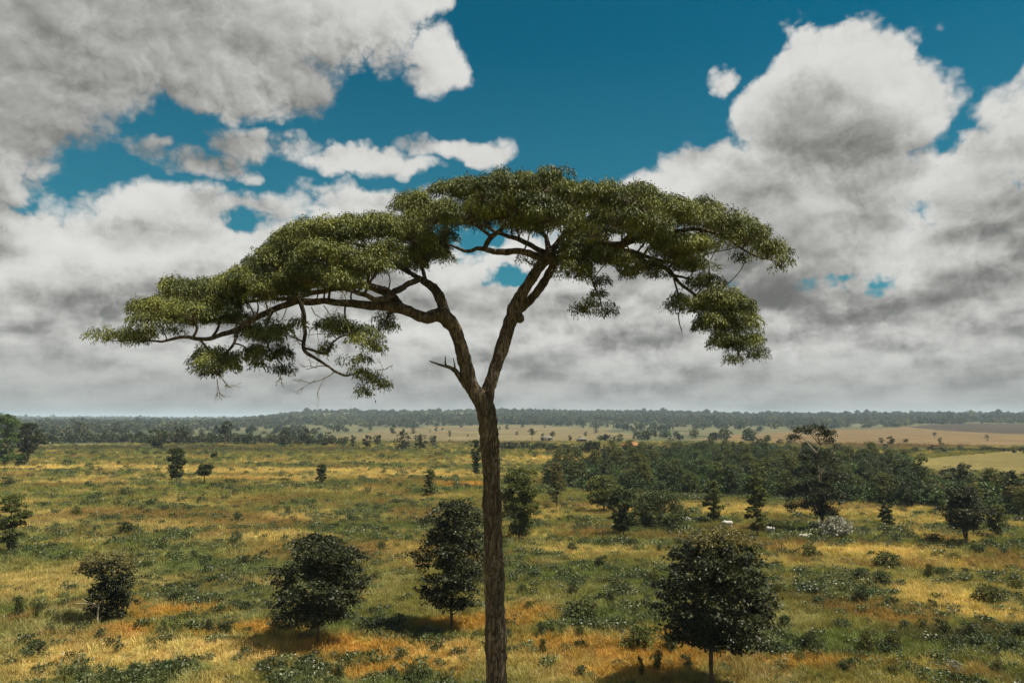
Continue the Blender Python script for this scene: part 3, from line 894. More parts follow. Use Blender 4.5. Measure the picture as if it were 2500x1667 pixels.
def build_hero():
    r = np.random.default_rng(5)
    root = tag(link("umbrella_tree", None, None, hero_base),
               "tall flat-topped tree with forked trunk and wide spreading umbrella crown towering over the field", "tree")
    trunk = Buf()
    paths = []
    for rows in [TRUNK] + LIMBS:
        p = limb_points(rows)
        rough_tube(trunk, p, r, 14, 0.045)
        if rows is not TRUNK:
            paths.append(p)
    # burl where the right limb divides, and old branch collars
    for (u, v, w, dy) in [(1268, 776, 21, .15), (1262, 768, 22, .2), (1343, 620, 26, .15), (1090, 780, 22, -.4), (1184, 985, 26, 0)]:
        c = hp(u, v, dy)
        R = w * MPP * 0.62
        q = np.array([(*(c + np.array((0, 0, z)) * R), R * math.sqrt(max(0.02, 1 - z * z))) for z in np.linspace(-0.98, 0.98, 7)])
        tube(trunk, q[:, :3], q[:, 3], 12, 0.5, r, 0.08, cap=True)
    me = trunk.mesh("umbrella_tree_trunk", M_BARK, True)
    t = link("trunk", me, root)
    md = t.modifiers.new("joined_bark", "REMESH")
    md.mode = "VOXEL"; md.voxel_size = 0.035; md.use_smooth_shade = True
    sm = t.modifiers.new("soften", "SMOOTH"); sm.factor = 0.5; sm.iterations = 3
    tex = bpy.data.textures.new("bark_lumps", "CLOUDS")
    tex.noise_scale = 0.22; tex.noise_depth = 3
    dm = t.modifiers.new("lumps", "DISPLACE"); dm.texture = tex; dm.strength = 0.06; dm.mid_level = 0.5; dm.texture_coords = "LOCAL"
    for rows in BRANCHES:
        b = Buf()
        p = limb_points(rows)
        w = p[:, :3] + (np.stack([fbm(p[:, 0] * 1.3 + 40 * k, p[:, 2] * 1.3 + p[:, 1], 80 + k, 3) for k in range(3)], 1) - 0.5) * 0.16 * np.minimum(1, np.arange(len(p)) / 8)[:, None]
        p = np.concatenate((w, p[:, 3:]), 1)
        rough_tube(b, p, r, 9, 0.05)
        paths.append(p)
        link("limb", b.mesh("limb", M_BARK, True), root)
    d = Buf()
    for rows in DEAD:
        rough_tube(d, limb_points(rows), r, 8, 0.08)
    tag(link("dead_branch", d.mesh("dead_branch", M_BARK, True), root), "short leafless stub with two upright spikes")
    limbs = np.concatenate(paths)

    # twigs and foliage, gathered into clumps by the limb that carries them
    zones = {}
    def zone(u, v):
        return "right_droop" if (u > 1625 and v > 640) else "left_low" if (u < 960 and v > 780) else "centre_low" if (1280 < u < 1625 and v > 585) else int((u - 200) // 215)
    lat = Buf()
    for (u, v, ru, rv, copies, front) in PADS:
        copies = min(copies, 3)
        z = zones.setdefault(zone(u, v), Buf())
        for k in range(copies):
            dy = front + (k * 2.1 + r.normal(0, 0.35) if copies > 1 else 0.0)
            s = 1 + dy / TREE_Y
            cu, cv = u + (r.normal(0, 10) if k else 0), v + (r.normal(4, 6) if k else 0)
            c = hp(cu, cv, dy)
            R = np.array((ru * MPP * s, min(1.3, max(0.35, 0.9 * ru * MPP)) * (1.0 if copies > 1 else 0.9), rv * MPP * s))
            # the branch that carries this pad
            low = c - np.array((0, 0, R[2] * 0.55))
            dist = np.linalg.norm(limbs[:, :3] - low, axis=1) + 0.05 * np.maximum(0, limbs[:, 2] - low[2])
            a = limbs[int(np.argmin(dist))]
            L = np.linalg.norm(low - a[:3])
            if L > 0.15:
                pts = bent(a[:3], low, r, 8, 0.11, 0.05)
                r0 = min(a[3] * 0.7, 0.018 + 0.016 * L)
                tube(lat, pts, np.linspace(max(r0, 0.014), 0.012, 8), 5, 0.5)
            area = R[0] * R[1] + R[0] * R[2] * 2.0
            nl = max(4, int(area / (0.066 if copies == 1 else 0.078)))
            dirs = unit(r.normal(0, 1, (nl * 3, 3)))
            dirs = dirs[dirs[:, 2] > -0.25][:nl]
            cen = c + dirs * R * np.array((1, 1, .82)) * (0.62 + 0.36 * r.random((len(dirs), 1))) + r.normal(0, .05, dirs.shape)
            for q, dd in zip(cen, dirs):
                rad = (0.17 + 0.16 * r.random()) * (0.8 if copies == 1 else 1.0)
                pts = bent(low, q, r, 4, 0.06, 0.05)
                tube(lat, pts, np.linspace(0.012, 0.005, 4), 3, 0.5)
                n = int(205 * (rad / 0.26) ** 2 * r.uniform(.6, 1.1))
                ph = r.random(n) * 2 * math.pi
                ss = np.sqrt(r.random(n)) * 1.08
                cs, sn = np.cos(ph), np.sin(ph)
                P = q + np.stack((rad * ss * cs, rad * ss * sn, rad * 0.75 * (0.55 - ss ** 2) + r.normal(0, 0.05, n)), 1) + r.normal(0, 0.03, (n, 3))
                D = np.stack((cs * (0.35 + 0.5 * ss), sn * (0.35 + 0.5 * ss), -(0.15 + 1.0 * ss)), 1) + r.normal(0, 0.42, (n, 3))
                tone = np.clip(0.42 + 0.34 * r.normal() + r.normal(0, 0.2, n) + 0.12 * dd[2], 0, 1)  # slightly lighter leaves towards the top of each pad
                leaves(z, P, D, 0.065 + 0.065 * r.random(n), 0.024 + 0.012 * r.random(n), r, 0.9, tone)
    for z in zones.values():
        link("foliage", z.mesh("umbrella_foliage", M_HERO), root)
    link("twigs", lat.mesh("umbrella_twigs", M_DARK_WOOD, True), root)

    # the tangle of bleached leafless twigs under the longest limb
    def sprig(bare, a, d, L, rad, depth):
        b = a + unit(d) * L
        tube(bare, bent(a, b, r, 5, 0.12), np.linspace(rad, rad * 0.55, 5), 4, 0.5)
        if depth:
            for _ in range(3 if depth > 1 else 2):
                t = 0.35 + 0.65 * r.random()
                sprig(bare, a + (b - a) * t, unit(d) + r.normal(0, 0.75, 3), L * (0.5 + 0.25 * r.random()), rad * 0.6, depth - 1)
    for (u, v, dx, dz, L) in [(700, 752, -.2, -.6, 0.8), (735, 765, .2, -.9, 0.8), (760, 750, .5, -.5, .9), (720, 790, -.7, -.3, .7), (755, 810, .8, .1, .7), (745, 770, -.2, .5, .6), (790, 745, .6, -.7, .7), (680, 770, -.3, .4, .6),
                              (745, 845, -.5, .5, .6), (820, 905, -.8, -.35, .9), (800, 895, -.9, -.1, .7), (530, 925, .1, -.8, .45), (540, 920, .5, -.7, .4), (690, 900, -.3, -.7, .4), (920, 905, .8, .2, .35), (850, 740, -.3, .5, .5)]:
        bare = Buf()
        sprig(bare, hp(u, v, -3.0), np.array((dx, r.normal(0, .3), dz)), L, 0.016, 3)
        tag(link("bare_twig", bare.mesh("bare_twig", M_PALE_WOOD, True), root), "pale leafless branching twig under the longest limb")


build_hero()

# ----------------------------------------------------------------- trees standing in the field
# crown outlines: (height, half width) pairs as shares of the tree's height and crown width, then number of leaf masses, their size, their flatness
SHAPES = {
    "tiered": ([(.20, .20), (.28, .38), (.42, .48), (.58, .53), (.76, .47), (.90, .36), (1.0, .20)], 52, .15, .42),
    "tall": ([(.16, .20), (.26, .40), (.40, .50), (.55, .52), (.70, .50), (.85, .44), (1.0, .28)], 64, .155, .48),
    "heavy": ([(.26, .22), (.33, .42), (.45, .52), (.60, .52), (.77, .45), (.90, .34), (1.0, .16)], 66, .15, .46),
    "bush": ([(.06, .26), (.25, .42), (.55, .46), (.8, .48), (1.0, .22)], 26, .17, .55),
    "column": ([(.06, .18), (.2, .30), (.4, .46), (.65, .52), (.85, .46), (1.0, .24)], 46, .18, .60),
    "slender": ([(.10, .12), (.25, .34), (.45, .44), (.65, .50), (.85, .38), (1.0, .14)], 20, .17, .55),
    "cone": ([(.06, .34), (.2, .48), (.45, .46), (.7, .30), (.9, .16), (1.0, .06)], 22, .16, .55),
    "round": ([(.12, .22), (.3, .42), (.55, .50), (.8, .40), (1.0, .16)], 26, .18, .60),
    "broad": ([(.08, .40), (.25, .47), (.5, .50), (.75, .40), (1.0, .18)], 34, .15, .60),
    "umbrella": ([(.26, .20), (.36, .42), (.5, .48), (.68, .50), (.84, .40), (1.0, .20)], 32, .16, .40),
    "lollipop": ([(.42, .22), (.55, .42), (.75, .50), (.9, .38), (1.0, .16)], 20, .20, .60),
}


def blobs_of(shape, w, h, seed):
    prof, n, size, flat = shape
    w, full = w * .92, h
    h = h * .94
    r = np.random.default_rng(seed)
    zs, ws = np.array(prof).T
    grid = np.linspace(zs[0], zs[-1], 60)
    dens = np.interp(grid, zs, ws) + 0.05
    cum = np.cumsum(dens) / dens.sum()
    out = []
    for k in range(n):
        z = float(np.interp((k + r.random()) / n, cum, grid))
        hw = float(np.interp(z, zs, ws))
        rx = size * r.uniform(.8, 1.45)
        rho = max(0.0, hw - rx * .6) * (r.random() ** .42)
        a = k * 2.39996 + r.normal(0, .5)
        rz = rx * w * flat
        out.append((rho * w * math.cos(a), rho * w * math.sin(a), max(min(z * h, h - rz * 1.15), zs[0] * h + rz * .8), rx * w, rx * w, rz))
    return out


FIELD_TREES = [  # survey bearing of the foot, top, crown width, shape, leaf, leaves, leaf size, trunk, name, label
    (775, 1580, 1307, 250, "tiered", "dark", 8500, .25, .10, "broadleaf_tree", "dark round tree with tiered crown and bare lower trunk casting a shadow on orange soil"),
    (1103, 1545, 1220, 205, "tall", "dark", 9000, .24, .11, "broadleaf_tree", "tall dark leafy oval tree close beside the big trunk, above its own oval shadow"),
    (1268, 1322, 1137, 116, "column", "mid", 7500, .27, .13, "broadleaf_tree", "dense upright green tree growing close behind the big forked trunk"),
    (1359, 1240, 1122, 62, "slender", "olive", 1800, .30, .08, "young_tree", "thin pale olive sapling at the woodland end nearest the big trunk"),
    (1474, 1252, 1153, 112, "round", "mid", 3800, .30, .12, "broadleaf_tree", "lumpy mid green tree touching the taller side of a broad dark thicket tree"),
    (1522, 1309, 1188, 86, "column", "deep", 3400, .30, .11, "broadleaf_tree", "narrow dark tree with a bushy foot in front of the broad thicket tree"),
    (1616, 1290, 1194, 150, "broad", "deep", 5200, .28, .13, "broadleaf_tree", "broad low spreading dark green tree with a dense rounded crown in the grass"),
    (1744, 1280, 1170, 68, "slender", "mid", 2200, .28, .09, "young_tree", "slender open-crowned young tree between the broad thicket tree and the white cow"),
    (1849, 1315, 1156, 76, "slender", "mid", 2600, .30, .09, "young_tree", "tall slender young tree with a narrow gappy crown beside the end-on white cow"),
    (2165, 1283, 1218, 44, "cone", "deep", 1500, .26, .07, "young_tree", "small pointed dark sapling alone on the grass below the woodland edge"),
    (2360, 1330, 1185, 130, "umbrella", "dark", 5200, .27, .14, "broadleaf_tree", "dark umbrella-shaped tree with a short forked trunk at the woodland edge"),
    (2437, 1314, 1228, 56, "slender", "mid", 2000, .26, .07, "young_tree", "light green young tree with a thin bare stem beside the dark umbrella-shaped tree"),
    (429, 1174, 1090, 48, "column", "deep", 2600, .45, .18, "broadleaf_tree", "two-tiered dark columnar tree standing alone on the straw-coloured grass"),
    (499, 1184, 1130, 46, "lollipop", "deep", 1600, .42, .15, "broadleaf_tree", "short round-headed tree over a dark bush beside the two-tiered columnar tree"),
    (523, 1122, 1101, 24, "round", "mid", 700, .45, .12, "round_bush", "small ball-shaped bush alone in the grass behind the two-tiered columnar tree"),
    (784, 1187, 1130, 30, "slender", "deep", 1200, .40, .12, "young_tree", "lone thin tree with a pale visible stem out on the straw grass"),
    (1049, 1212, 1143, 46, "cone", "mid", 2000, .34, .10, "young_tree", "cone-shaped green sapling alone on the grass short of the columnar tree by the trunk"),
    (1163, 1162, 1070, 34, "column", "deep", 1800, .42, .16, "broadleaf_tree", "narrow dark columnar tree half hidden behind the big forked trunk"),
    (1446, 1119, 1074, 46, "lollipop", "deep", 1400, .60, .25, "broadleaf_tree", "dark round-headed tree with a clear stem by the small orange-roofed house"),
    (8, 1140, 1003, 100, "broad", "fresh", 4500, .55, .30, "broadleaf_tree", "bright fresh green leafy tree where the far hedge begins"),
    (66, 1133, 1028, 76, "umbrella", "dark", 3600, .55, .28, "broadleaf_tree", "dark spreading tree on twin stems touching the bright fresh green tree"),
    (52, 1139, 1106, 32, "bush", "deep", 900, .50, .15, "round_bush", "dark bush at the foot of the spreading tree with twin stems"),
    (20, 1354, 1206, 96, "slender", "mid", 3600, .24, .10, "broadleaf_tree", "upright gappy tree with dark stem and hanging side clumps in brown grass"),
]


def plant_field_trees():
    for i, (u, vb, vt, w, shape, leaf, n, L, tr, name, label) in enumerate(FIELD_TREES):
        loc, mpp = stand(u, vb)
        h = (vb - vt) * mpp * 1.02
        wide = w * mpp
        stems = 2 if shape in ("umbrella",) else 3 if shape == "bush" else 1
        L = max(.15, L * .62)
        meshes = make_tree(name, blobs_of(SHAPES[shape], wide, h, 100 + i), h, tr, leaf, int(n * 2.7), L, L * 0.8, 200 + i, clump=0.055 * wide, per=20, fill=.35,
                           stems=stems, spread=0.10 * wide, droop=0.4)
        plant_tree(name, label, meshes, loc, cat="bush" if "bush" in name else "tree")

    # the big dark tree on the right, crown tipped with yellowing leaves
    loc, mpp = stand(1738, 1690)
    h, w = 384 * mpp, 304 * mpp
    bl = blobs_of(SHAPES["heavy"], w, h, 7)
    bl = [(b[0] + 0.04 * w, *b[1:]) for b in bl]
    meshes = make_tree("heavy_tree", bl, h, .13, "dark", 34000, .15, .12, 77, lean=(.03, 0), clump=.32, per=20, droop=0.35, fill=0.35)
    root = plant_tree("broadleaf_tree", "heavy dark broad-crowned tree topped with yellowing leaves on a tall bare trunk", meshes, loc, cat="tree")
    b = Buf()
    crown_leaves(b, [(0.04 * w, 0, .93 * h, .30 * w, .28 * w, .055 * h), (.12 * w, -.05 * w, .90 * h, .26 * w, .2 * w, .05 * h)], 2600, .12, .07, np.random.default_rng(3), .25, 20, 0.1, 0.8)
    tag(link("yellowing_top", b.mesh("yellowing_top", M_LEAF["olive"]), root), "yellowing leaves over the top of the crown")

    # the squat tree at the left: pale dead stem, bronze upper leaves
    loc, mpp = stand(262, 1516)
    h, w = 160 * mpp, 136 * mpp
    meshes = make_tree("squat_tree", blobs_of(SHAPES["bush"], w, h, 9), h, .09, "dark", 11000, .14, .11, 91, clump=.2, per=20, stems=3, spread=.12 * w)
    root = plant_tree("broadleaf_tree", "squat dark tree with bronze upper leaves, bleached low branches and a shadow beside it", meshes, loc, cat="tree")
    b = Buf()
    crown_leaves(b, [(-.05 * w, -.05 * w, .88 * h, .44 * w, .4 * w, .13 * h), (.3 * w, -.1 * w, .75 * h, .2 * w, .2 * w, .14 * h), (-.33 * w, -.1 * w, .78 * h, .18 * w, .2 * w, .1 * h)], 2200, .14, .085, np.random.default_rng(5), .25, 20, 0.2, 0.8)
    tag(link("bronze_leaves", b.mesh("bronze_leaves", M_LEAF["olive"]), root), "bronze leaves over the top")
    b = Buf()
    r = np.random.default_rng(8)
    tube(b, bent((0, -.25 * w, -.1), (.02 * w, -.34 * w, .34 * h), r, 6, .04), np.linspace(.07, .045, 6), 7)
    for dx, dz in ((-.34, .30), (-.22, .36), (.2, .40), (-.3, .22)):
        tube(b, bent((.01 * w, -.33 * w, .28 * h), (dx * w, -.42 * w, dz * h + .05 * h), r, 6, .08), np.linspace(.032, .010, 6), 5)
    link("dead_branch", b.mesh("dead_branch", M_PALE_WOOD, True), root)

    # the tall half-dead tree with bleached limbs before the woodland, and the white-leaved shrub at its foot
    loc, mpp = stand(2008, 1300)
    h, w = 250 * mpp, 120 * mpp
    m = [(x * mpp, y * mpp, z * mpp, a * mpp, a * mpp * .9, c * mpp) for x, y, z, a, c in [
        (-40, 0, 240, 26, 9), (-5, 0, 246, 28, 9), (22, 0, 232, 22, 14), (26, 5, 218, 14, 14), (-62, 0, 226, 18, 8),
        (0, 0, 175, 50, 24), (-35, 0, 140, 34, 18), (30, 0, 128, 38, 24), (-10, 0, 100, 48, 22), (28, 0, 78, 40, 20), (-20, 0, 64, 40, 18), (10, 0, 45, 34, 16), (-62, 0, 92, 24, 18), (-70, 0, 60, 16, 12)]]
    meshes = make_tree("bleached_tree", m, h, .22, "dark", 19000, .20, .14, 55, clump=.45, per=18, droop=.4, fill=.5)
    root = plant_tree("half_dead_tree", "tall straggly half-dead tree with bleached bare limbs rising before the woodland", meshes, loc, cat="tree")
    b = Buf()
    r = np.random.default_rng(6)
    for x0, z0, x1, z1, rad in [(-8, 120, -12, 190, 5), (-12, 190, -45, 225, 3.5), (-12, 188, 12, 226, 3.2), (-2, 140, 18, 178, 3.4), (18, 178, 34, 192, 2.2), (-4, 118, -4, 150, 3.5), (-20, 130, -46, 162, 2.4), (0, 70, 10, 108, 2.6), (-14, 80, -34, 108, 2.2), (8, 80, 30, 112, 2.2), (-30, 95, -38, 122, 2)]:
        tube(b, bent((x0 * mpp, -14 * mpp, z0 * mpp), (x1 * mpp, -16 * mpp, z1 * mpp), r, 6, .05), np.linspace(rad * mpp * .5, rad * mpp * .28, 6), 6)
    tag(link("bare_limb", b.mesh("bare_limb", M_PALE_WOOD, True), root), "bleached bare limbs")
    loc, mpp = stand(2042, 1314)
    h, w = 54 * mpp, 92 * mpp
    meshes = make_tree("white_shrub", blobs_of(SHAPES["broad"], w, h, 12), h, .06, "white", 2100, .30, .15, 66, clump=.35, per=14, stems=3, spread=.2 * w, droop=.0)
    plant_tree("white_shrub", "pale silvery-white leaved shrub at the foot of the tall half-dead tree", meshes, loc, cat="shrub", names=("stems", "foliage"))


plant_field_trees()

# ----------------------------------------------------------------- trees that come in numbers: a few kinds, each copy a tree of its own
def proto(name, shape, h, w, leaf, n, L, seed, stems=1, tr=.16):
    return make_tree(name, blobs_of(SHAPES[shape], w, h, seed), h, tr, leaf, n, L, L * .62, seed, clump=.06 * w, per=18, fill=.5, stems=stems, spread=.08 * w)


WOOD_KINDS = [
    (proto("wood_a", "broad", 6.0, 6.4, "deep", 3600, .29, 301), "spreading dark green tree in the dense woodland below the tan pasture"),
    (proto("wood_b", "round", 6.6, 5.2, "deep", 3240, .29, 302), "round-crowned dark green tree in the dense woodland below the tan pasture"),
    (proto("wood_c", "tiered", 7.4, 5.6, "mid", 3600, .29, 303), "tiered mid green tree in the dense woodland below the tan pasture"),
    (proto("wood_d", "bush", 4.2, 5.0, "teal", 2700, .29, 304, 3), "low blue-green thicket bush in the dense woodland below the tan pasture"),
    (proto("wood_e", "column", 8.0, 4.2, "mid", 3060, .29, 305), "tall narrow tree rising out of the dense woodland below the tan pasture"),
    (proto("wood_f", "broad", 5.2, 6.0, "fresh", 3060, .29, 306), "fresh green spreading tree in the dense woodland below the tan pasture"),
    (proto("wood_g", "round", 5.0, 4.8, "olive", 2700, .29, 307), "yellow-olive tree in the dense woodland below the tan pasture"),
]


def plant_woodland():
    r = np.random.default_rng(44)
    lo, hi = WOOD.min(0), WOOD.max(0)
    pts = []
    cand = r.uniform(lo, hi, (12000, 2))
    cand = cand[inside(cand[:, 0], cand[:, 1], WOOD)]
    brg = np.abs(np.degrees(np.arctan2(cand[:, 0], cand[:, 1])))
    cand = cand[brg < 37.5]
    cand = cand[fbm(cand[:, 0] / 16, cand[:, 1] / 16, 131, 3) > .41]          # the wood has clearings
    for c in cand:
        d = 3.2 + 0.020 * (c[1] - 100)
        if all((c[0] - q[0]) ** 2 + (c[1] - q[1]) ** 2 > d * d for q in pts):
            pts.append(c)
    pts = sorted(pts, key=lambda q: q[1])
    print("WOODLAND", len(pts))
    count = {}
    for q in pts:
        k = r.choice(7, p=[.20, .17, .19, .18, .06, .12, .08])
        count[k] = count.get(k, 0) + 1
        me, label = WOOD_KINDS[k]
        edge = not inside(np.array([q[0] * .985]), np.array([q[1] - 6.5]), WOOD)[0]
        if edge:
            label = label.replace("in the dense woodland below the tan pasture", "in the woodland's front row along the open grass").replace("rising out of the dense woodland below the tan pasture", "in the woodland's front row along the open grass")
        s = r.uniform(.55, .95)
        kind = "thicket_bush" if k == 3 else "woodland_tree"
        plant_tree(kind, label, me, (q[0], q[1], float(terrain(*q)) - .05), r.uniform(0, 6.28), (s, s, s * r.uniform(.9, 1.12)), "bush" if k == 3 else "tree", ("woodland front row: " if edge else "woodland below the tan pasture: ") + ("bushes" if k == 3 else "trees"))


plant_woodland()

FAR_KINDS = [
    proto("far_a", "broad", 12.0, 13.0, "dark", 900, 1.0, 401, tr=.35), proto("far_b", "round", 13.0, 9.0, "dark", 800, 1.0, 402, tr=.35),
    proto("far_c", "lollipop", 14.0, 10.0, "dark", 700, 1.0, 403, tr=.35), proto("far_d", "bush", 7.0, 9.0, "deep", 700, .9, 404, 3, .3),
    proto("far_e", "column", 13.0, 7.0, "deep", 700, .95, 405, tr=.35), proto("far_f", "slender", 14.0, 6.5, "dark", 420, .95, 406, tr=.25),
]
LINE_TREES = [  # foot u, v, top v, width, kind, label
    (192, 1079, 1027, 50, 0, "broad dark tree standing above the hedge at the far edge of the field"),
    (281, 1079, 1024, 24, 5, "tall thin-stemmed tree with a small tufted head over the far hedge"),
    (307, 1078, 1032, 16, 5, "slim spindly tree beside the tall tufted tree over the far hedge"),
    (386, 1097, 1042, 62, 3, "big dark bushy tree bulging out in front of the far hedge"), (440, 1089, 1034, 42, 1, "round dark tree close behind the big bulging bushy tree"),
    (549, 1089, 1025, 46, 2, "round-headed dark tree with a visible pale trunk rising above the far hedge"), (519, 1086, 1054, 24, 3, "low dark bush touching the round-headed tree with the pale trunk"),
    (695, 1092, 1046, 46, 0, "wide dark tree at the far hedge, its neighbour a slightly taller narrow tree"), (750, 1088, 1042, 40, 1, "slightly taller narrow dark tree next to the wide one at the far hedge"),
    (801, 1096, 1049, 26, 5, "sparse tree with pale forked stem at the end of the far hedge"),
    (862, 1094, 1060, 20, 4, "narrow dark tree in the gap between far hedge and pale hillside"), (897, 1096, 1058, 30, 1, "rounded tree with pale stem below the pale hillside"), (922, 1088, 1058, 28, 3, "bushy tree below the pale hillside, one of a close trio"),
    (982, 1100, 1049, 48, 0, "largest dark tree of the clump below the pale hillside"), (1026, 1101, 1056, 40, 1, "second dark tree of the clump below the pale hillside"), (1058, 1088, 1060, 24, 3, "feathery low tree ending the clump below the pale hillside"),
    (100, 1078, 1040, 22, 4, "narrow dark tree in the far hedge near the bright fresh green tree"), (600, 1086, 1056, 30, 3, "dark bush in the far hedge between round-headed tree and wide dark tree"), (340, 1082, 1050, 26, 1, "small round tree in the far hedge before the big bulging one"),
    (2275, 1036, 1018, 24, 1, "round dark tree of the pair on the skyline of the dark ploughed field"), (2345, 1036, 1018, 24, 0, "broad dark tree of the pair on the skyline of the dark ploughed field"), (2158, 1042, 1027, 12, 4, "single dark tree on the far edge of the tan pasture"),
    (1905, 1086, 1070, 22, 1, "round dark bush tree where the tan pasture narrows to a strip"), (1930, 1086, 1064, 30, 0, "wide dark tree where the tan pasture narrows to a strip"), (2175, 1086, 1062, 24, 1, "round tree alone in the middle of the tan pasture"), (2152, 1084, 1066, 14, 4, "narrow small tree beside the round one in the middle of the tan pasture"),
    (2212, 1087, 1070, 18, 2, "little flat-headed tree on a bare stem in the tan pasture"), (2282, 1070, 1054, 12, 2, "tiny clipped-looking tree high on the tan pasture"), (2295, 1084, 1066, 12, 4, "thin small tree low on the tan pasture below the tiny one"),
    (1842, 1068, 1046, 26, 5, "open-branched bare-looking tree on the thin tan strip"), (2410, 1078, 1058, 12, 5, "wispy sparse sapling on the tan pasture below the dark ploughed field"),
    (1590, 1130, 1085, 40, 0, "tall pale-topped tree over the woodland near the small house"), (1632, 1140, 1088, 26, 5, "tall thin tree with a visible stem over the woodland near the small house"),
    (2190, 1160, 1110, 36, 1, "round tree standing clear above the middle of the woodland"), (2222, 1146, 1116, 10, 4, "thin pointed tree on the woodland's upper edge"),
    (2480, 1235, 1140, 70, 1, "big dark round tree towering over the woodland beside the umbrella-shaped tree"), (2330, 1190, 1138, 100, 0, "broad dark tree standing high over the woodland behind the umbrella-shaped tree"),
]
HILL_TREES = [(876, 1056, 1048), (960, 1062, 1034), (985, 1058, 1044), (1008, 1060, 1043), (1050, 1056, 1048), (1065, 1054, 1040), (1080, 1054, 1043), (1098, 1068, 1049), (1097, 1081, 1071), (1126, 1044, 1030), (1142, 1067, 1058), (1238, 1050, 1034), (1275, 1044, 1030),
              (1299, 1076, 1044), (1325, 1076, 1056), (1349, 1076, 1052), (1391, 1078, 1060), (1415, 1078, 1064), (1262, 1062, 1052), (1330, 1044, 1036), (1455, 1058, 1044), (1500, 1080, 1062), (1515, 1080, 1058), (1600, 1076, 1054), (1220, 1050, 1040), (1180, 1056, 1046), (1430, 1066, 1052)]


def plant_far():
    r = np.random.default_rng(17)
    def put(u, vb, vt, w, k, name, label, group=None):
        loc, mpp = stand(u, vb)
        me = FAR_KINDS[k]
        hz = (12.0, 13.0, 14.0, 7.0, 13.0, 14.0)[k]
        wx = (13.0, 9.0, 10.0, 9.0, 7.0, 6.5)[k]
        sz = (vb - vt) * mpp / hz
        sx = w * mpp / wx if w else sz * r.uniform(.8, 1.2)
        if group and name != "hillside_tree":
            label = {3: "low dark bush", 0: "broad dark tree", 1: "round dark tree"}[k] + label[6:]
        plant_tree(name, label, me, loc, r.uniform(0, 6.28), (sx, sx, sz), "bush" if k == 3 else "tree", group)
    for u, vb, vt, w, k, label in LINE_TREES:
        put(u, vb, vt, w, k, "far_tree" if k != 3 else "far_bush", label)
    for u, vb, vt in HILL_TREES:
        put(u, vb, vt, 0, int(r.choice([0, 1, 2, 4])), "hillside_tree", "small dark tree dotted over the pale hillside pasture", "trees on the pale hillside pasture")
    u = 86.0
    while u < 850:                                   # the dark hedge along the field's far edge
        put(u, 1079 + r.uniform(-2, 3) + (u / 850) * 8, 1056 + r.uniform(-6, 5) + (u / 850) * 10, r.uniform(18, 32), int(r.choice([3, 3, 1, 0])), "hedge_bush", "dark x in the hedge along the far edge of the field", "hedge along the far edge of the field")
        u += r.uniform(8, 13)
    u = 1222.0
    while u < 1490:                                  # the hedge right of the trunk
        v = 1096 + (u - 1222) / 270 * 14
        put(u, v + r.uniform(-2, 2), v - 20 + r.uniform(-5, 4), r.uniform(16, 28), int(r.choice([3, 3, 1])), "hedge_bush", "dark x in the hedge leading from the big trunk to the small house", "hedge leading to the small house")
        u += r.uniform(7, 12)
    u = 2290.0
    while u < 2520:                                  # hedge between the two pastures
        put(u, 1104 + r.uniform(-3, 3), 1090 + r.uniform(-3, 3), r.uniform(14, 26), 3, "hedge_bush", "dark x in the hedge between the two pastures", "hedge between the two pastures")
        u += r.uniform(9, 15)
    for u, v in [(r.uniform(1560, 2280), r.uniform(1100, 1122)) for _ in range(42)]:
        put(u, v, v - r.uniform(10, 20), r.uniform(18, 34), int(r.choice([3, 0, 1])), "scrub_tree", "dark x on the scrubby slope between the woodland and the tan pasture", "scrub above the woodland")
    for u, v in [(r.uniform(1560, 1900), r.uniform(1078, 1100)) for _ in range(26)]:
        put(u, v, v - r.uniform(7, 13), r.uniform(14, 26), int(r.choice([3, 0, 1])), "scrub_tree", "dark x on the scrubby slope between the small house and the tan strip", "scrub behind the small house")


plant_far()

# ----------------------------------------------------------------- shrubs in the grass
SHRUB_KINDS = {
    "teal": [make_tree("shrub_teal", blobs_of(SHAPES["broad"], 1.0, .62, s), .62, .02, "teal", 1100, .070, .042, s, clump=.10, per=14, stems=4, spread=.3, droop=.05) for s in (501, 502)],
    "deep": [make_tree("shrub_deep", blobs_of(SHAPES["bush"], 1.0, .75, s), .75, .02, "deep", 1100, .070, .042, s, clump=.10, per=14, stems=4, spread=.25, droop=.1) for s in (511, 512)],
    "fresh": [make_tree("shrub_fresh", blobs_of(SHAPES["broad"], 1.0, .6, s), .6, .02, "mid", 1100, .070, .042, s, clump=.10, per=14, stems=4, spread=.3, droop=0.0) for s in (521, 522)],
    "white": [make_tree("shrub_white", blobs_of(SHAPES["broad"], 1.0, .6, 531), .6, .02, "white", 500, .10, .045, 531, clump=.10, per=8, stems=4, spread=.3, droop=-.1)],
}
SHRUB_LABEL = {"teal": "low blue-green leafy shrub growing out of the dry grass", "deep": "dense dark green shrub growing out of the dry grass",
               "fresh": "mid green weedy shrub growing out of the dry grass", "white": "pale silvery low plant alone among the dark green foreground shrubs"}
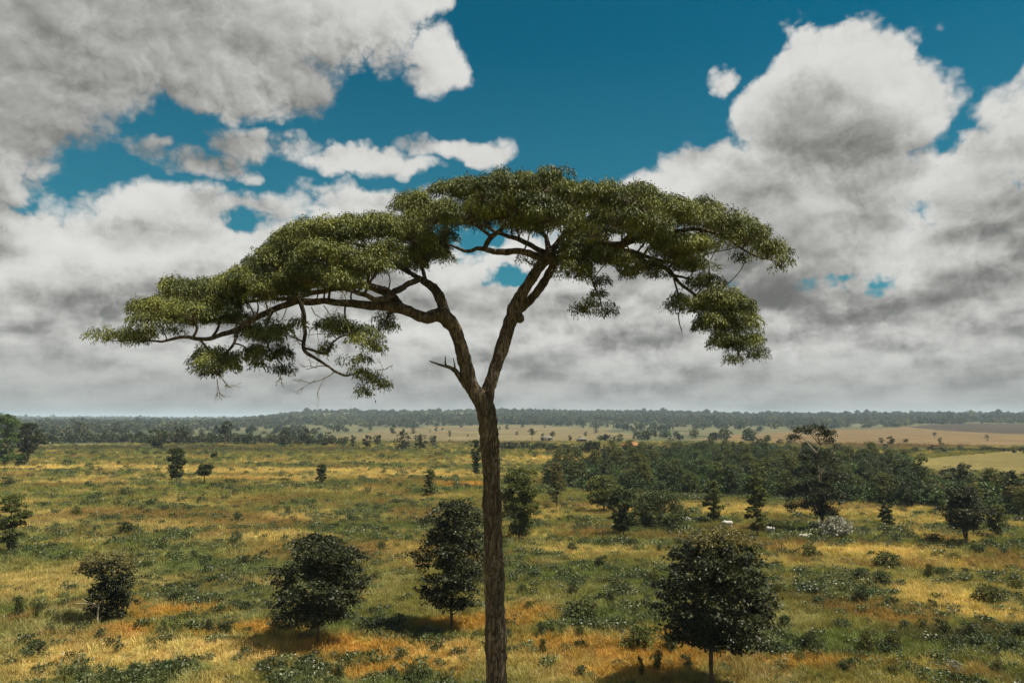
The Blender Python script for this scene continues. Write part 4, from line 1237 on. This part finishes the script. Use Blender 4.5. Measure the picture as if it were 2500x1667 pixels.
SHRUBS = [(43, 1508, 35, 54, "deep"), (89, 1513, 28, 40, "deep"), (84, 1608, 64, 46, "teal"), (245, 1562, 36, 26, "teal"), (431, 1470, 70, 30, "deep"), (548, 1549, 72, 36, "deep"), (510, 1545, 22, 34, "deep"), (400, 1540, 18, 24, "deep"),
          (329, 1302, 46, 20, "deep"), (497, 1388, 32, 24, "teal"), (470, 1370, 26, 26, "teal"), (574, 1332, 36, 34, "teal"), (598, 1382, 30, 28, "deep"), (686, 1536, 72, 34, "teal"), (978, 1612, 36, 26, "teal"), (925, 1568, 28, 26, "teal"), (1000, 1664, 42, 36, "deep"), (826, 1664, 50, 42, "deep"),
          (1396, 1348, 34, 24, "deep"), (1464, 1388, 46, 32, "deep"), (1542, 1334, 46, 20, "fresh"), (1613, 1346, 26, 20, "fresh"), (1274, 1454, 32, 27, "teal"), (1399, 1455, 46, 34, "deep"), (1429, 1512, 100, 46, "fresh"), (1491, 1472, 36, 32, "deep"), (1321, 1556, 32, 38, "teal"), (1348, 1548, 22, 22, "deep"),
          (1417, 1560, 32, 32, "fresh"), (1324, 1598, 28, 38, "deep"), (1560, 1585, 120, 56, "fresh"), (1640, 1590, 70, 40, "deep"), (1715, 1584, 72, 46, "fresh"), (1566, 1660, 22, 56, "deep"), (1607, 1640, 32, 50, "deep"), (1679, 1640, 42, 40, "deep"), (1393, 1406, 18, 22, "deep"), (1506, 1444, 42, 30, "fresh"), (1595, 1424, 52, 34, "fresh"),
          (1980, 1362, 62, 32, "fresh"), (2165, 1388, 84, 42, "fresh"), (2105, 1422, 58, 34, "deep"), (2159, 1434, 58, 38, "deep"), (2105, 1474, 58, 44, "deep"), (2269, 1412, 36, 36, "fresh"), (2358, 1407, 26, 22, "deep"), (2412, 1476, 84, 48, "fresh"), (2281, 1494, 34, 30, "deep"), (2305, 1554, 52, 42, "deep"), (2365, 1562, 84, 42, "deep"),
          (2341, 1582, 52, 32, "teal"), (2391, 1586, 84, 36, "teal"), (2463, 1588, 72, 32, "teal"), (2490, 1558, 60, 36, "deep"), (2329, 1640, 38, 30, "white"), (2120, 1592, 62, 52, "fresh"), (2183, 1588, 52, 44, "fresh"), (1980, 1590, 46, 50, "teal"), (1918, 1538, 42, 36, "teal"), (2210, 1538, 36, 24, "teal"), (2254, 1540, 32, 28, "deep"),
          (2275, 1322, 62, 20, "deep"), (2347, 1340, 32, 27, "deep"), (2421, 1324, 30, 21, "deep"), (2394, 1352, 24, 20, "teal"), (2451, 1357, 22, 18, "deep"), (289, 1138, 20, 13, "deep"), (226, 1112, 16, 11, "deep"), (298, 1212, 32, 18, "deep"), (184, 1260, 42, 24, "fresh"), (307, 1306, 58, 34, "deep"),  # first entry: a dark shrub standing in for a patch of shadow
          (21, 1186, 42, 22, "deep"), (162, 1134, 46, 11, "fresh"), (575, 1208, 26, 15, "teal"), (692, 1179, 42, 13, "fresh"), (702, 1254, 24, 20, "deep"), (579, 1276, 36, 26, "teal"), (386, 1112, 30, 12, "fresh"), (1005, 1168, 26, 10, "fresh"), (1310, 1116, 30, 9, "fresh"), (975, 1190, 30, 12, "deep"), (880, 1168, 34, 9, "fresh"),
          (1560, 1208, 36, 16, "fresh"), (2245, 1215, 30, 14, "fresh"), (1240, 1560, 30, 24, "teal"), (1290, 1490, 40, 24, "fresh"), (1420, 1650, 40, 26, "teal"), (640, 1640, 44, 28, "teal"), (200, 1655, 46, 30, "teal"), (330, 1650, 40, 30, "deep"), (760, 1652, 44, 26, "deep"), (120, 1550, 30, 22, "teal"), (860, 1470, 36, 24, "fresh"), (920, 1420, 40, 26, "fresh"),
          (930, 1345, 34, 22, "fresh"), (1900, 1450, 40, 26, "fresh"), (2000, 1480, 46, 24, "teal"), (2060, 1540, 50, 30, "teal"), (1950, 1620, 46, 30, "fresh"), (2060, 1640, 52, 30, "deep"), (2180, 1650, 50, 28, "fresh"), (2440, 1640, 60, 30, "fresh"), (2480, 1440, 40, 26, "fresh"), (2330, 1370, 40, 20, "fresh")]


def plant_shrubs():
    r = np.random.default_rng(23)
    for u, vb, w, h, k in SHRUBS:
        loc, mpp = stand(u, vb)
        me = SHRUB_KINDS[k][int(r.integers(len(SHRUB_KINDS[k])))]
        sx = w * mpp / 1.05
        sz = h * mpp / (.75 if k == "deep" else .62) * 1.05
        plant_tree("shrub", SHRUB_LABEL[k], me, loc, r.uniform(0, 6.28), (sx, sx * .8, sz), "shrub", None if k == "white" else "shrubs in the grass: " + k, ("stems", "foliage"))


plant_shrubs()

# ----------------------------------------------------------------- white cattle in the long grass, and the small farm
def build_cattle():
    hide = plain_material("white_hide", (.52, .50, .45), .7, .3, .08, 3.0)
    horn = plain_material("dark_horn_and_hoof", (.07, .06, .05), .5, .4, .2, 6.0)
    def cow(loc, rot, grazing, lying, label):
        root = tag(link("cow", None, None, loc), label, "cow", None)
        root.rotation_euler = (0, 0, rot)
        root.scale = (.74, .74, .74)
        r = np.random.default_rng(2)
        dz = -.52 if lying else 0.0
        b = Buf()
        body = [(-.86, 0, 1.12, .10), (-.80, 0, 1.10, .24), (-.55, 0, 1.05, .33), (-.2, 0, .98, .37), (.15, 0, .96, .38), (.45, 0, 1.02, .35), (.68, 0, 1.06, .25)]
        head = [(.62, 0, 1.10, .24), (.85, 0, 1.12 if not grazing else .92, .17), (1.05, 0, 1.28 if not grazing else .60, .14), (1.16, 0, 1.36 if not grazing else .38, .13), (1.28, 0, 1.30 if not grazing else .24, .115), (1.46, 0, 1.16 if not grazing else .08, .075)]
        for rows in (body, head):
            p = spline(np.array(rows) + np.array((0, 0, dz, 0)), .08)
            tube(b, p[:, :3], p[:, 3], 12, .5, cap=True)
        hump = spline(np.array([(.38, 0, 1.2, .16), (.44, 0, 1.40, .14), (.44, 0, 1.48, .06)]) + np.array((0, 0, dz, 0)), .05)
        tube(b, hump[:, :3], hump[:, 3], 10, .5, cap=True)
        hooves = Buf()
        for x, s in ((.48, 1), (.48, -1), (-.62, 1), (-.62, -1)):
            back = x < 0
            if lying:
                leg = [(x, .2 * s, .5, .14), (x + .3, .32 * s, .22, .10), (x - .05 + (.35 if back else .1), .38 * s, .12, .07), (x + .45, .40 * s, .08, .05)]
            else:
                leg = [(x, .17 * s, .95, .17), (x + (.10 if back else .0), .17 * s, .68, .12), (x - (.12 if back else -.02), .16 * s, .42, .075), (x - (.08 if back else .0), .16 * s, .2, .055), (x - (.06 if back else -.01), .16 * s, .06, .06)]
            p = spline(leg, .06)
            tube(b, p[:, :3], p[:, 3], 9, .5, cap=True)
            e = p[-1]
            tube(hooves, [e[:3], e[:3] + np.array((.03, 0, -.07))], [.058, .07], 8, .5, cap=True)
        tail = spline(np.array([(-.86, 0, 1.2, .03), (-.98, .02, 1.0, .022), (-1.0, .03, .7, .018), (-.98, .03, .5, .03)]) + np.array((0, 0, dz, 0)), .08)
        tube(b, tail[:, :3], np.maximum(tail[:, 3], .02), 7, .5, cap=True)
        o = link("body", b.mesh("cow_body", hide, True), root)
        md = o.modifiers.new("one_hide", "REMESH"); md.mode = "VOXEL"; md.voxel_size = .03; md.use_smooth_shade = True
        sm = o.modifiers.new("soften", "SMOOTH"); sm.factor = .5; sm.iterations = 3
        link("hooves", hooves.mesh("cow_hooves", horn, True), root)
        hx, hz = (1.14, (1.44 if not grazing else .48) + dz)
        for s in (1, -1):
            q = Buf()
            p = spline([(hx, .10 * s, hz, .03), (hx - .02, .22 * s, hz + .06, .022), (hx, .27 * s, hz + .18, .008)], .04)
            tube(q, p[:, :3], p[:, 3], 6, .5, cap=True)
            link("horn", q.mesh("cow_horn", horn, True), root)
            q = Buf()
            leaves(q, np.array([(hx, .12 * s, hz - .04)]), np.array([(-.1, s, -.25)]), .24, .12, r, 1.0)
            link("ear", q.mesh("cow_ear", hide), root)
    for u, v, rot, g, ly, label in [(1776, 1290, 2.9, True, False, "white cow grazing in the long grass between two slender young trees"), (1880, 1306, -1.4, False, False, "white cow standing end-on beside the tallest slender young tree"),
                                    (1674, 1280, .2, True, False, "white cow half hidden by the broad low spreading tree"), (1962, 1316, .15, False, True, "white cow lying in the grass beside the silvery-white shrub")]:
        loc, _ = stand(u, v)
        cow(loc, rot, g, ly, label)


def build_farm():
    lime = plain_material("limewashed_wall", (.22, .20, .165), .9, .2, .15, 1.5)
    tile = plain_material("orange_clay_tiles", (.30, .135, .055), .85, .2, .25, 2.5)
    sheet = plain_material("weathered_sheet_roof", (.17, .155, .13), .7, .3, .2, 1.2)
    wood = plain_material("brown_door_wood", (.12, .07, .04), .8, .2, .2, 3.0)
    pane = plain_material("dark_window_glass", (.03, .035, .04), .15, .5, .1, 3.0)
    def box(b, x0, x1, y0, y1, z0, z1):
        v = [(x, y, z) for z in (z0, z1) for x, y in ((x0, y0), (x1, y0), (x1, y1), (x0, y1))]
        b.add(v, [3, 2, 1, 0, 4, 5, 6, 7, 0, 1, 5, 4, 1, 2, 6, 5, 2, 3, 7, 6, 3, 0, 4, 7], 4, .5)
    def house(u, v, w, d, hw, hr, rot, roof_mat, label, name):
        loc, _ = stand(u, v)
        root = tag(link(name, None, None, loc), label, "house" if name == "farm_house" else "shed")
        root.rotation_euler = (0, 0, rot)
        b = Buf(); box(b, -w / 2, w / 2, -d / 2, d / 2, -.3, hw)
        link("wall", b.mesh("wall", lime), root)
        b = Buf()
        e = .55
        lo = [(-w / 2 - e, -d / 2 - e, hw - .12), (w / 2 + e, -d / 2 - e, hw - .12), (w / 2 + e, d / 2 + e, hw - .12), (-w / 2 - e, d / 2 + e, hw - .12)]
        v8 = lo + [(x, y, z + .14) for x, y, z in lo] + [(-w * .22, 0, hw + hr), (w * .22, 0, hw + hr)]
        b.add(v8, [3, 2, 1, 0, 0, 1, 5, 4, 1, 2, 6, 5, 2, 3, 7, 6, 3, 0, 4, 7, 4, 5, 9, 8, 6, 7, 8, 9], 4, .5)
        b.add([v8[5], v8[6], v8[9], v8[7], v8[4], v8[8]], [0, 1, 2, 3, 4, 5], 3, .5)
        link("roof", b.mesh("roof", roof_mat), root)
        b = Buf(); box(b, -.45, .45, -d / 2 - .04, -d / 2 + .02, 0, 2.05)
        link("door", b.mesh("door", wood), root)
        for x in (-w * .3, w * .3):
            b = Buf(); box(b, x - .5, x + .5, -d / 2 - .03, -d / 2 + .02, .95, 1.95)
            f = link("window", b.mesh("window", wood), root)
            b = Buf(); box(b, x - .4, x + .4, -d / 2 - .045, -d / 2, 1.05, 1.85)
            link("pane", b.mesh("pane", pane), f)
    house(1541, 1101, 6.4, 5.0, 2.5, 1.7, .25, tile, "small farmhouse with an orange tiled roof among the trees", "farm_house")
    house(1334, 1078, 6.0, 4.5, 2.4, 1.0, -.2, sheet, "larger grey-roofed shed on the pale hillside pasture near a tall dark tree", "farm_shed")
    house(1420, 1081, 4.6, 4.0, 2.2, .9, .3, sheet, "smaller grey-roofed shed between the larger shed and the orange-roofed house", "farm_shed")


build_cattle()
build_farm()

# ----------------------------------------------------------------- grass, weeds and far woods: too many to count
def scatter(name, proto_mesh, P, scale, rot, col, kind="stuff", label=None, cat=None):
    """One object: proto_mesh set on every point, with its own size, turn and colour."""
    src = bpy.data.objects.new(name + "_piece", proto_mesh)
    me = bpy.data.meshes.new(name)
    me.vertices.add(len(P))
    me.vertices.foreach_set("co", np.asarray(P, np.float32).ravel())
    for k, typ, arr in (("size", "FLOAT_VECTOR", scale), ("turn", "FLOAT_VECTOR", rot), ("cover", "FLOAT_COLOR", col)):
        a = me.attributes.new(k, typ, "POINT")
        a.data.foreach_set("color" if typ == "FLOAT_COLOR" else "vector", np.asarray(arr, np.float32).ravel())
    o = link(name, me)
    tag(o, label, cat, None, kind)
    ng = bpy.data.node_groups.new(name, "GeometryNodeTree")
    ng.interface.new_socket("Geometry", in_out="INPUT", socket_type="NodeSocketGeometry")
    ng.interface.new_socket("Geometry", in_out="OUTPUT", socket_type="NodeSocketGeometry")
    gi, go = ng.nodes.new("NodeGroupInput"), ng.nodes.new("NodeGroupOutput")
    inst = ng.nodes.new("GeometryNodeInstanceOnPoints")
    info = ng.nodes.new("GeometryNodeObjectInfo")
    info.inputs[0].default_value = src
    def named(n, t):
        a = ng.nodes.new("GeometryNodeInputNamedAttribute")
        a.data_type = t
        a.inputs[0].default_value = n
        return a.outputs[0]
    e2r = ng.nodes.new("FunctionNodeEulerToRotation")
    ng.links.new(named("turn", "FLOAT_VECTOR"), e2r.inputs[0])
    ng.links.new(gi.outputs[0], inst.inputs["Points"])
    ng.links.new(info.outputs["Geometry"], inst.inputs["Instance"])
    ng.links.new(e2r.outputs[0], inst.inputs["Rotation"])
    ng.links.new(named("size", "FLOAT_VECTOR"), inst.inputs["Scale"])
    ng.links.new(inst.outputs[0], go.inputs[0])
    md = o.modifiers.new("scatter", "NODES")
    md.node_group = ng
    return o


def tuft_mesh(seed, blades, spread, tall, width, lean, mat):
    r = np.random.default_rng(seed)
    b = Buf()
    a = r.random(blades) * 2 * math.pi
    rr = spread * np.sqrt(r.random(blades))
    P = np.stack((rr * np.cos(a), rr * np.sin(a), np.full(blades, -.03)), 1)
    out = np.stack((np.cos(a), np.sin(a), np.zeros(blades)), 1)
    wind = np.array((-.25, .1, 0))
    D1 = unit(np.array((0, 0, 1.0)) + out * lean * .5 + r.normal(0, .25, (blades, 3)) + wind * .5)
    D2 = unit(D1 * .6 + out * lean + np.array((0, 0, .15)) + r.normal(0, .4, (blades, 3)) + wind)
    L = tall * (.55 + .6 * r.random(blades))[:, None]
    side = unit(np.cross(D1, r.normal(0, 1, (blades, 3))))
    w = width * (.6 + .8 * r.random(blades))[:, None]
    m = P + D1 * L * .6
    t = m + D2 * L * .5
    v = np.stack((P - side * w * .5, P + side * w * .5, m + side * w * .45, m - side * w * .45), 1)
    v2 = np.stack((m - side * w * .45, m + side * w * .45, t), 1)
    tone = np.clip(r.normal(.5, .3, blades), 0, 1)
    b.add(v.reshape(-1, 3), np.arange(4 * blades), 4, np.repeat(tone, 4))
    b.add(v2.reshape(-1, 3), np.arange(3 * blades), 3, np.repeat(tone, 3))
    return b.mesh("tuft", mat)


def weed_mesh(seed, n, mat):
    r = np.random.default_rng(seed)
    b = Buf()
    crown_leaves(b, [(0, 0, .24, .34, .34, .2), (.2, .1, .2, .26, .26, .18), (-.18, -.1, .22, .26, .26, .2)], n, .13, .07, r, .12, 8, -.05, .4)
    return b.mesh("weed", mat)


def wedge(r, n, r0, r1, half=41.0):
    """n points spread evenly over a sector of the land."""
    a = np.radians(r.uniform(-half, half, n))
    d = np.sqrt(r.uniform(r0 * r0, r1 * r1, n))
    return d * np.sin(a), d * np.cos(a)


def build_stuff():
    r = np.random.default_rng(99)
    M_GRASS = leaf_material("grass_blades", None, None, 0.35, 0.6, 0.2, per_instance="cover")
    M_WEED = leaf_material("weed_leaves", None, None, 0.25, 0.45, 0.35, per_instance="cover")
    M_WOODS = leaf_material("woodland_leaves", None, None, 0.15, 0.6, 0.2, per_instance="cover")
    # dry grass
    xs, ys, sc = [], [], []
    for n, r0, r1, s in ((3000, 22, 38, 1.0), (44000, 36, 80, 1.0), (42000, 80, 140, 1.25), (42000, 140, 240, 1.7), (34000, 240, 440, 2.4)):
        x, y = wedge(r, n, r0, r1)
        xs.append(x); ys.append(y); sc.append(np.full(n, s))
    x, y, s = np.concatenate(xs), np.concatenate(ys), np.concatenate(sc)
    keep = ~inside(x, y, WOOD) & ~inside(x, y, NEAR_PASTURE)
    x, y, s = x[keep], y[keep], s[keep]
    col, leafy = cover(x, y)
    n = len(x)
    thick = fbm(x / 2.5, y / 2.5, 91, 3)
    size = s * r.uniform(.65, 1.25, n) * (.7 + .6 * thick)
    bare = np.clip((col[:, 0] - col[:, 1]) / (col[:, 0] + 1e-6), 0, 1)           # orange earth shows through where growth is thin
    keep = r.random(n) > sstep(.42, .56, bare) * .55
    col = col * np.exp(r.normal(0, .20, (n, 1))) * (1 + r.normal(0, .05, (n, 3)))
    col = col + (PALE - col) * (sstep(.55, .8, r.random(n)) * .22 * (1 - leafy))[:, None]
    P = np.stack((x, y, terrain(x, y)), 1)
    rot = np.stack((r.normal(0, .12, n), r.normal(0, .12, n), r.uniform(0, 6.28, n)), 1)
    S3 = np.stack((size, size, size * r.uniform(.7, 1.25, n)), 1)
    C4 = np.concatenate((np.clip(col * 1.12, 0, .9), np.ones((n, 1))), 1)
    pick = r.integers(0, 3, n)
    for k, (bl, sp, ta, wi, le) in enumerate(((46, .30, .42, .022, .7), (38, .22, .58, .020, .5), (50, .36, .30, .026, 1.0))):
        m = keep & (pick == k)
        name = ("dry_grass", "tall_dry_grass", "short_dry_grass")[k]
        scatter(name, tuft_mesh(600 + k, bl, sp, ta, wi, le, M_GRASS), P[m], S3[m], rot[m], C4[m],
                label=("arching dry grass covering the open field", "upright taller dry grass stalks over the open field", "short matted dry grass over the open field")[k], cat="grass")
    # leafy weeds among the grass
    xs, ys, sc = [], [], []
    for n, r0, r1, s in ((16000, 36, 75, 1.1), (14000, 75, 130, 1.4), (12000, 130, 240, 2.0), (8000, 240, 430, 2.8)):
        x, y = wedge(r, n, r0, r1)
        xs.append(x); ys.append(y); sc.append(np.full(n, s))
    x, y, s = np.concatenate(xs), np.concatenate(ys), np.concatenate(sc)
    col, leafy = cover(x, y)
    tufty = fbm(x / 1.6, y / 1.6, 95, 3)
    keep = (r.random(len(x)) < np.clip(leafy * 1.1 * sstep(.42, .58, tufty) + .08 * sstep(.50, .66, tufty) + .015, 0, 1)) & ~inside(x, y, WOOD) & ~inside(x, y, NEAR_PASTURE)
    x, y, s = x[keep], y[keep], s[keep]
    n = len(x)
    hue = r.random((n, 1))
    wc = (np.array((.055, .084, .026)) * (1 - hue) + np.array((.165, .185, .070)) * hue ** 2) * r.uniform(.6, 1.3, (n, 1))
    P = np.stack((x, y, terrain(x, y)), 1)
    size = s * r.uniform(.5, 1.35, n)
    scatter("weeds", weed_mesh(7, 110, M_WEED), P, np.stack((size, size, size * r.uniform(.7, 1.3, n)), 1),
            np.stack((np.zeros(n), np.zeros(n), r.uniform(0, 6.28, n)), 1), np.concatenate((wc, np.ones((n, 1))), 1), label="green leafy weeds growing through the dry grass", cat="weeds")
    # undergrowth inside the near woodland
    lo, hi = WOOD.min(0), WOOD.max(0)
    c = r.uniform(lo, hi, (7000, 2))
    c = c[inside(c[:, 0], c[:, 1], WOOD)]
    n = len(c)
    wc = np.array((.050, .080, .022)) * r.uniform(.6, 1.5, (n, 1)) * (1 + r.normal(0, .08, (n, 3)))
    sz = r.uniform(2.2, 4.6, n)
    scatter("undergrowth", weed_mesh(8, 130, M_WOODS), np.stack((c[:, 0], c[:, 1], terrain(c[:, 0], c[:, 1])), 1), np.stack((sz, sz, sz * r.uniform(.8, 1.5, n)), 1),
            np.stack((np.zeros(n), np.zeros(n), r.uniform(0, 6.28, n)), 1), np.concatenate((wc, np.ones((n, 1))), 1), label="dark green undergrowth filling the woodland", cat="undergrowth")
    # the woods over the hills
    a = np.radians(r.uniform(-42, 42, 60000))
    d = np.exp(r.uniform(math.log(470), math.log(6500), 60000))
    x, y = d * np.sin(a), d * np.cos(a)
    big = fbm(x / 160, y / 160, 61, 4)
    open_land = np.zeros(len(x), bool)
    for poly in (HILL_FIELD, RIGHT_FIELD, DARK_FIELD, NEAR_PASTURE):
        open_land |= inside(x, y, poly)
    keep = (r.random(len(x)) < (.25 + .75 * sstep(.40, .58, big)) * (.03 + .97 * sstep(900, 1700, d))) & ~open_land
    x, y, d, big = x[keep], y[keep], d[keep], big[keep]
    n = len(x)
    print("FAR WOODS", n)
    sz = (2.5 + 2.6 * r.random(n) ** 2) * (1 + d / 4500) * np.where(r.random(n) < .05, 1.45, 1.0)
    hue = r.random((n, 1)) ** 1.6
    dark = sstep(.40, .58, big)[:, None]
    wc = (np.array((.046, .066, .030)) * (1 - hue) + np.array((.135, .140, .062)) * hue) * (1.25 - .45 * dark) * r.uniform(.7, 1.3, (n, 1))
    rr = np.random.default_rng(4)
    b = Buf()
    crown_leaves(b, [(0, 0, .75, .62, .62, .5), (.35, .1, .55, .4, .4, .4), (-.3, -.2, .5, .42, .42, .42)], 190, .42, .32, rr, .2, 6, .1, .75)
    tube(b, [(0, 0, -.1), (0, 0, .6)], [.05, .03], 4, 0)
    P = np.stack((x, y, terrain(x, y) - .2), 1)
    scatter("hill_woods", b.mesh("hill_tree", M_WOODS), P, np.stack((sz, sz, sz * r.uniform(.75, 1.25, n)), 1), np.stack((np.zeros(n), np.zeros(n), r.uniform(0, 6.28, n)), 1),
            np.concatenate((wc, np.ones((n, 1))), 1), label="far-off dark woods covering the hills to the skyline", cat="woods")


build_stuff()

# ----------------------------------------------------------------- the air between here and the hills
def build_haze():
    m = bpy.data.materials.new("thin_air")
    m.use_nodes = True
    nt = m.node_tree
    nt.nodes.clear()
    out = nt.nodes.new("ShaderNodeOutputMaterial")
    v = nt.nodes.new("ShaderNodeVolumePrincipled")
    v.inputs["Color"].default_value = (.62, .78, .92, 1)
    v.inputs["Density"].default_value = 0.00012
    nt.links.new(v.outputs[0], out.inputs["Volume"])
    z0, z1, e = -12.0, 75.0, 15000.0
    v8 = [(x, y, z) for z in (z0, z1) for x, y in ((-e, -e), (e, -e), (e, e), (-e, e))]
    f = [3, 2, 1, 0, 4, 5, 6, 7, 0, 1, 5, 4, 1, 2, 6, 5, 2, 3, 7, 6, 3, 0, 4, 7]
    o = link("haze", new_mesh("haze", v8, f, [4] * 6, m))
    tag(o, "thin bluish haze lying over the whole plain", "haze", kind="stuff")


build_haze()
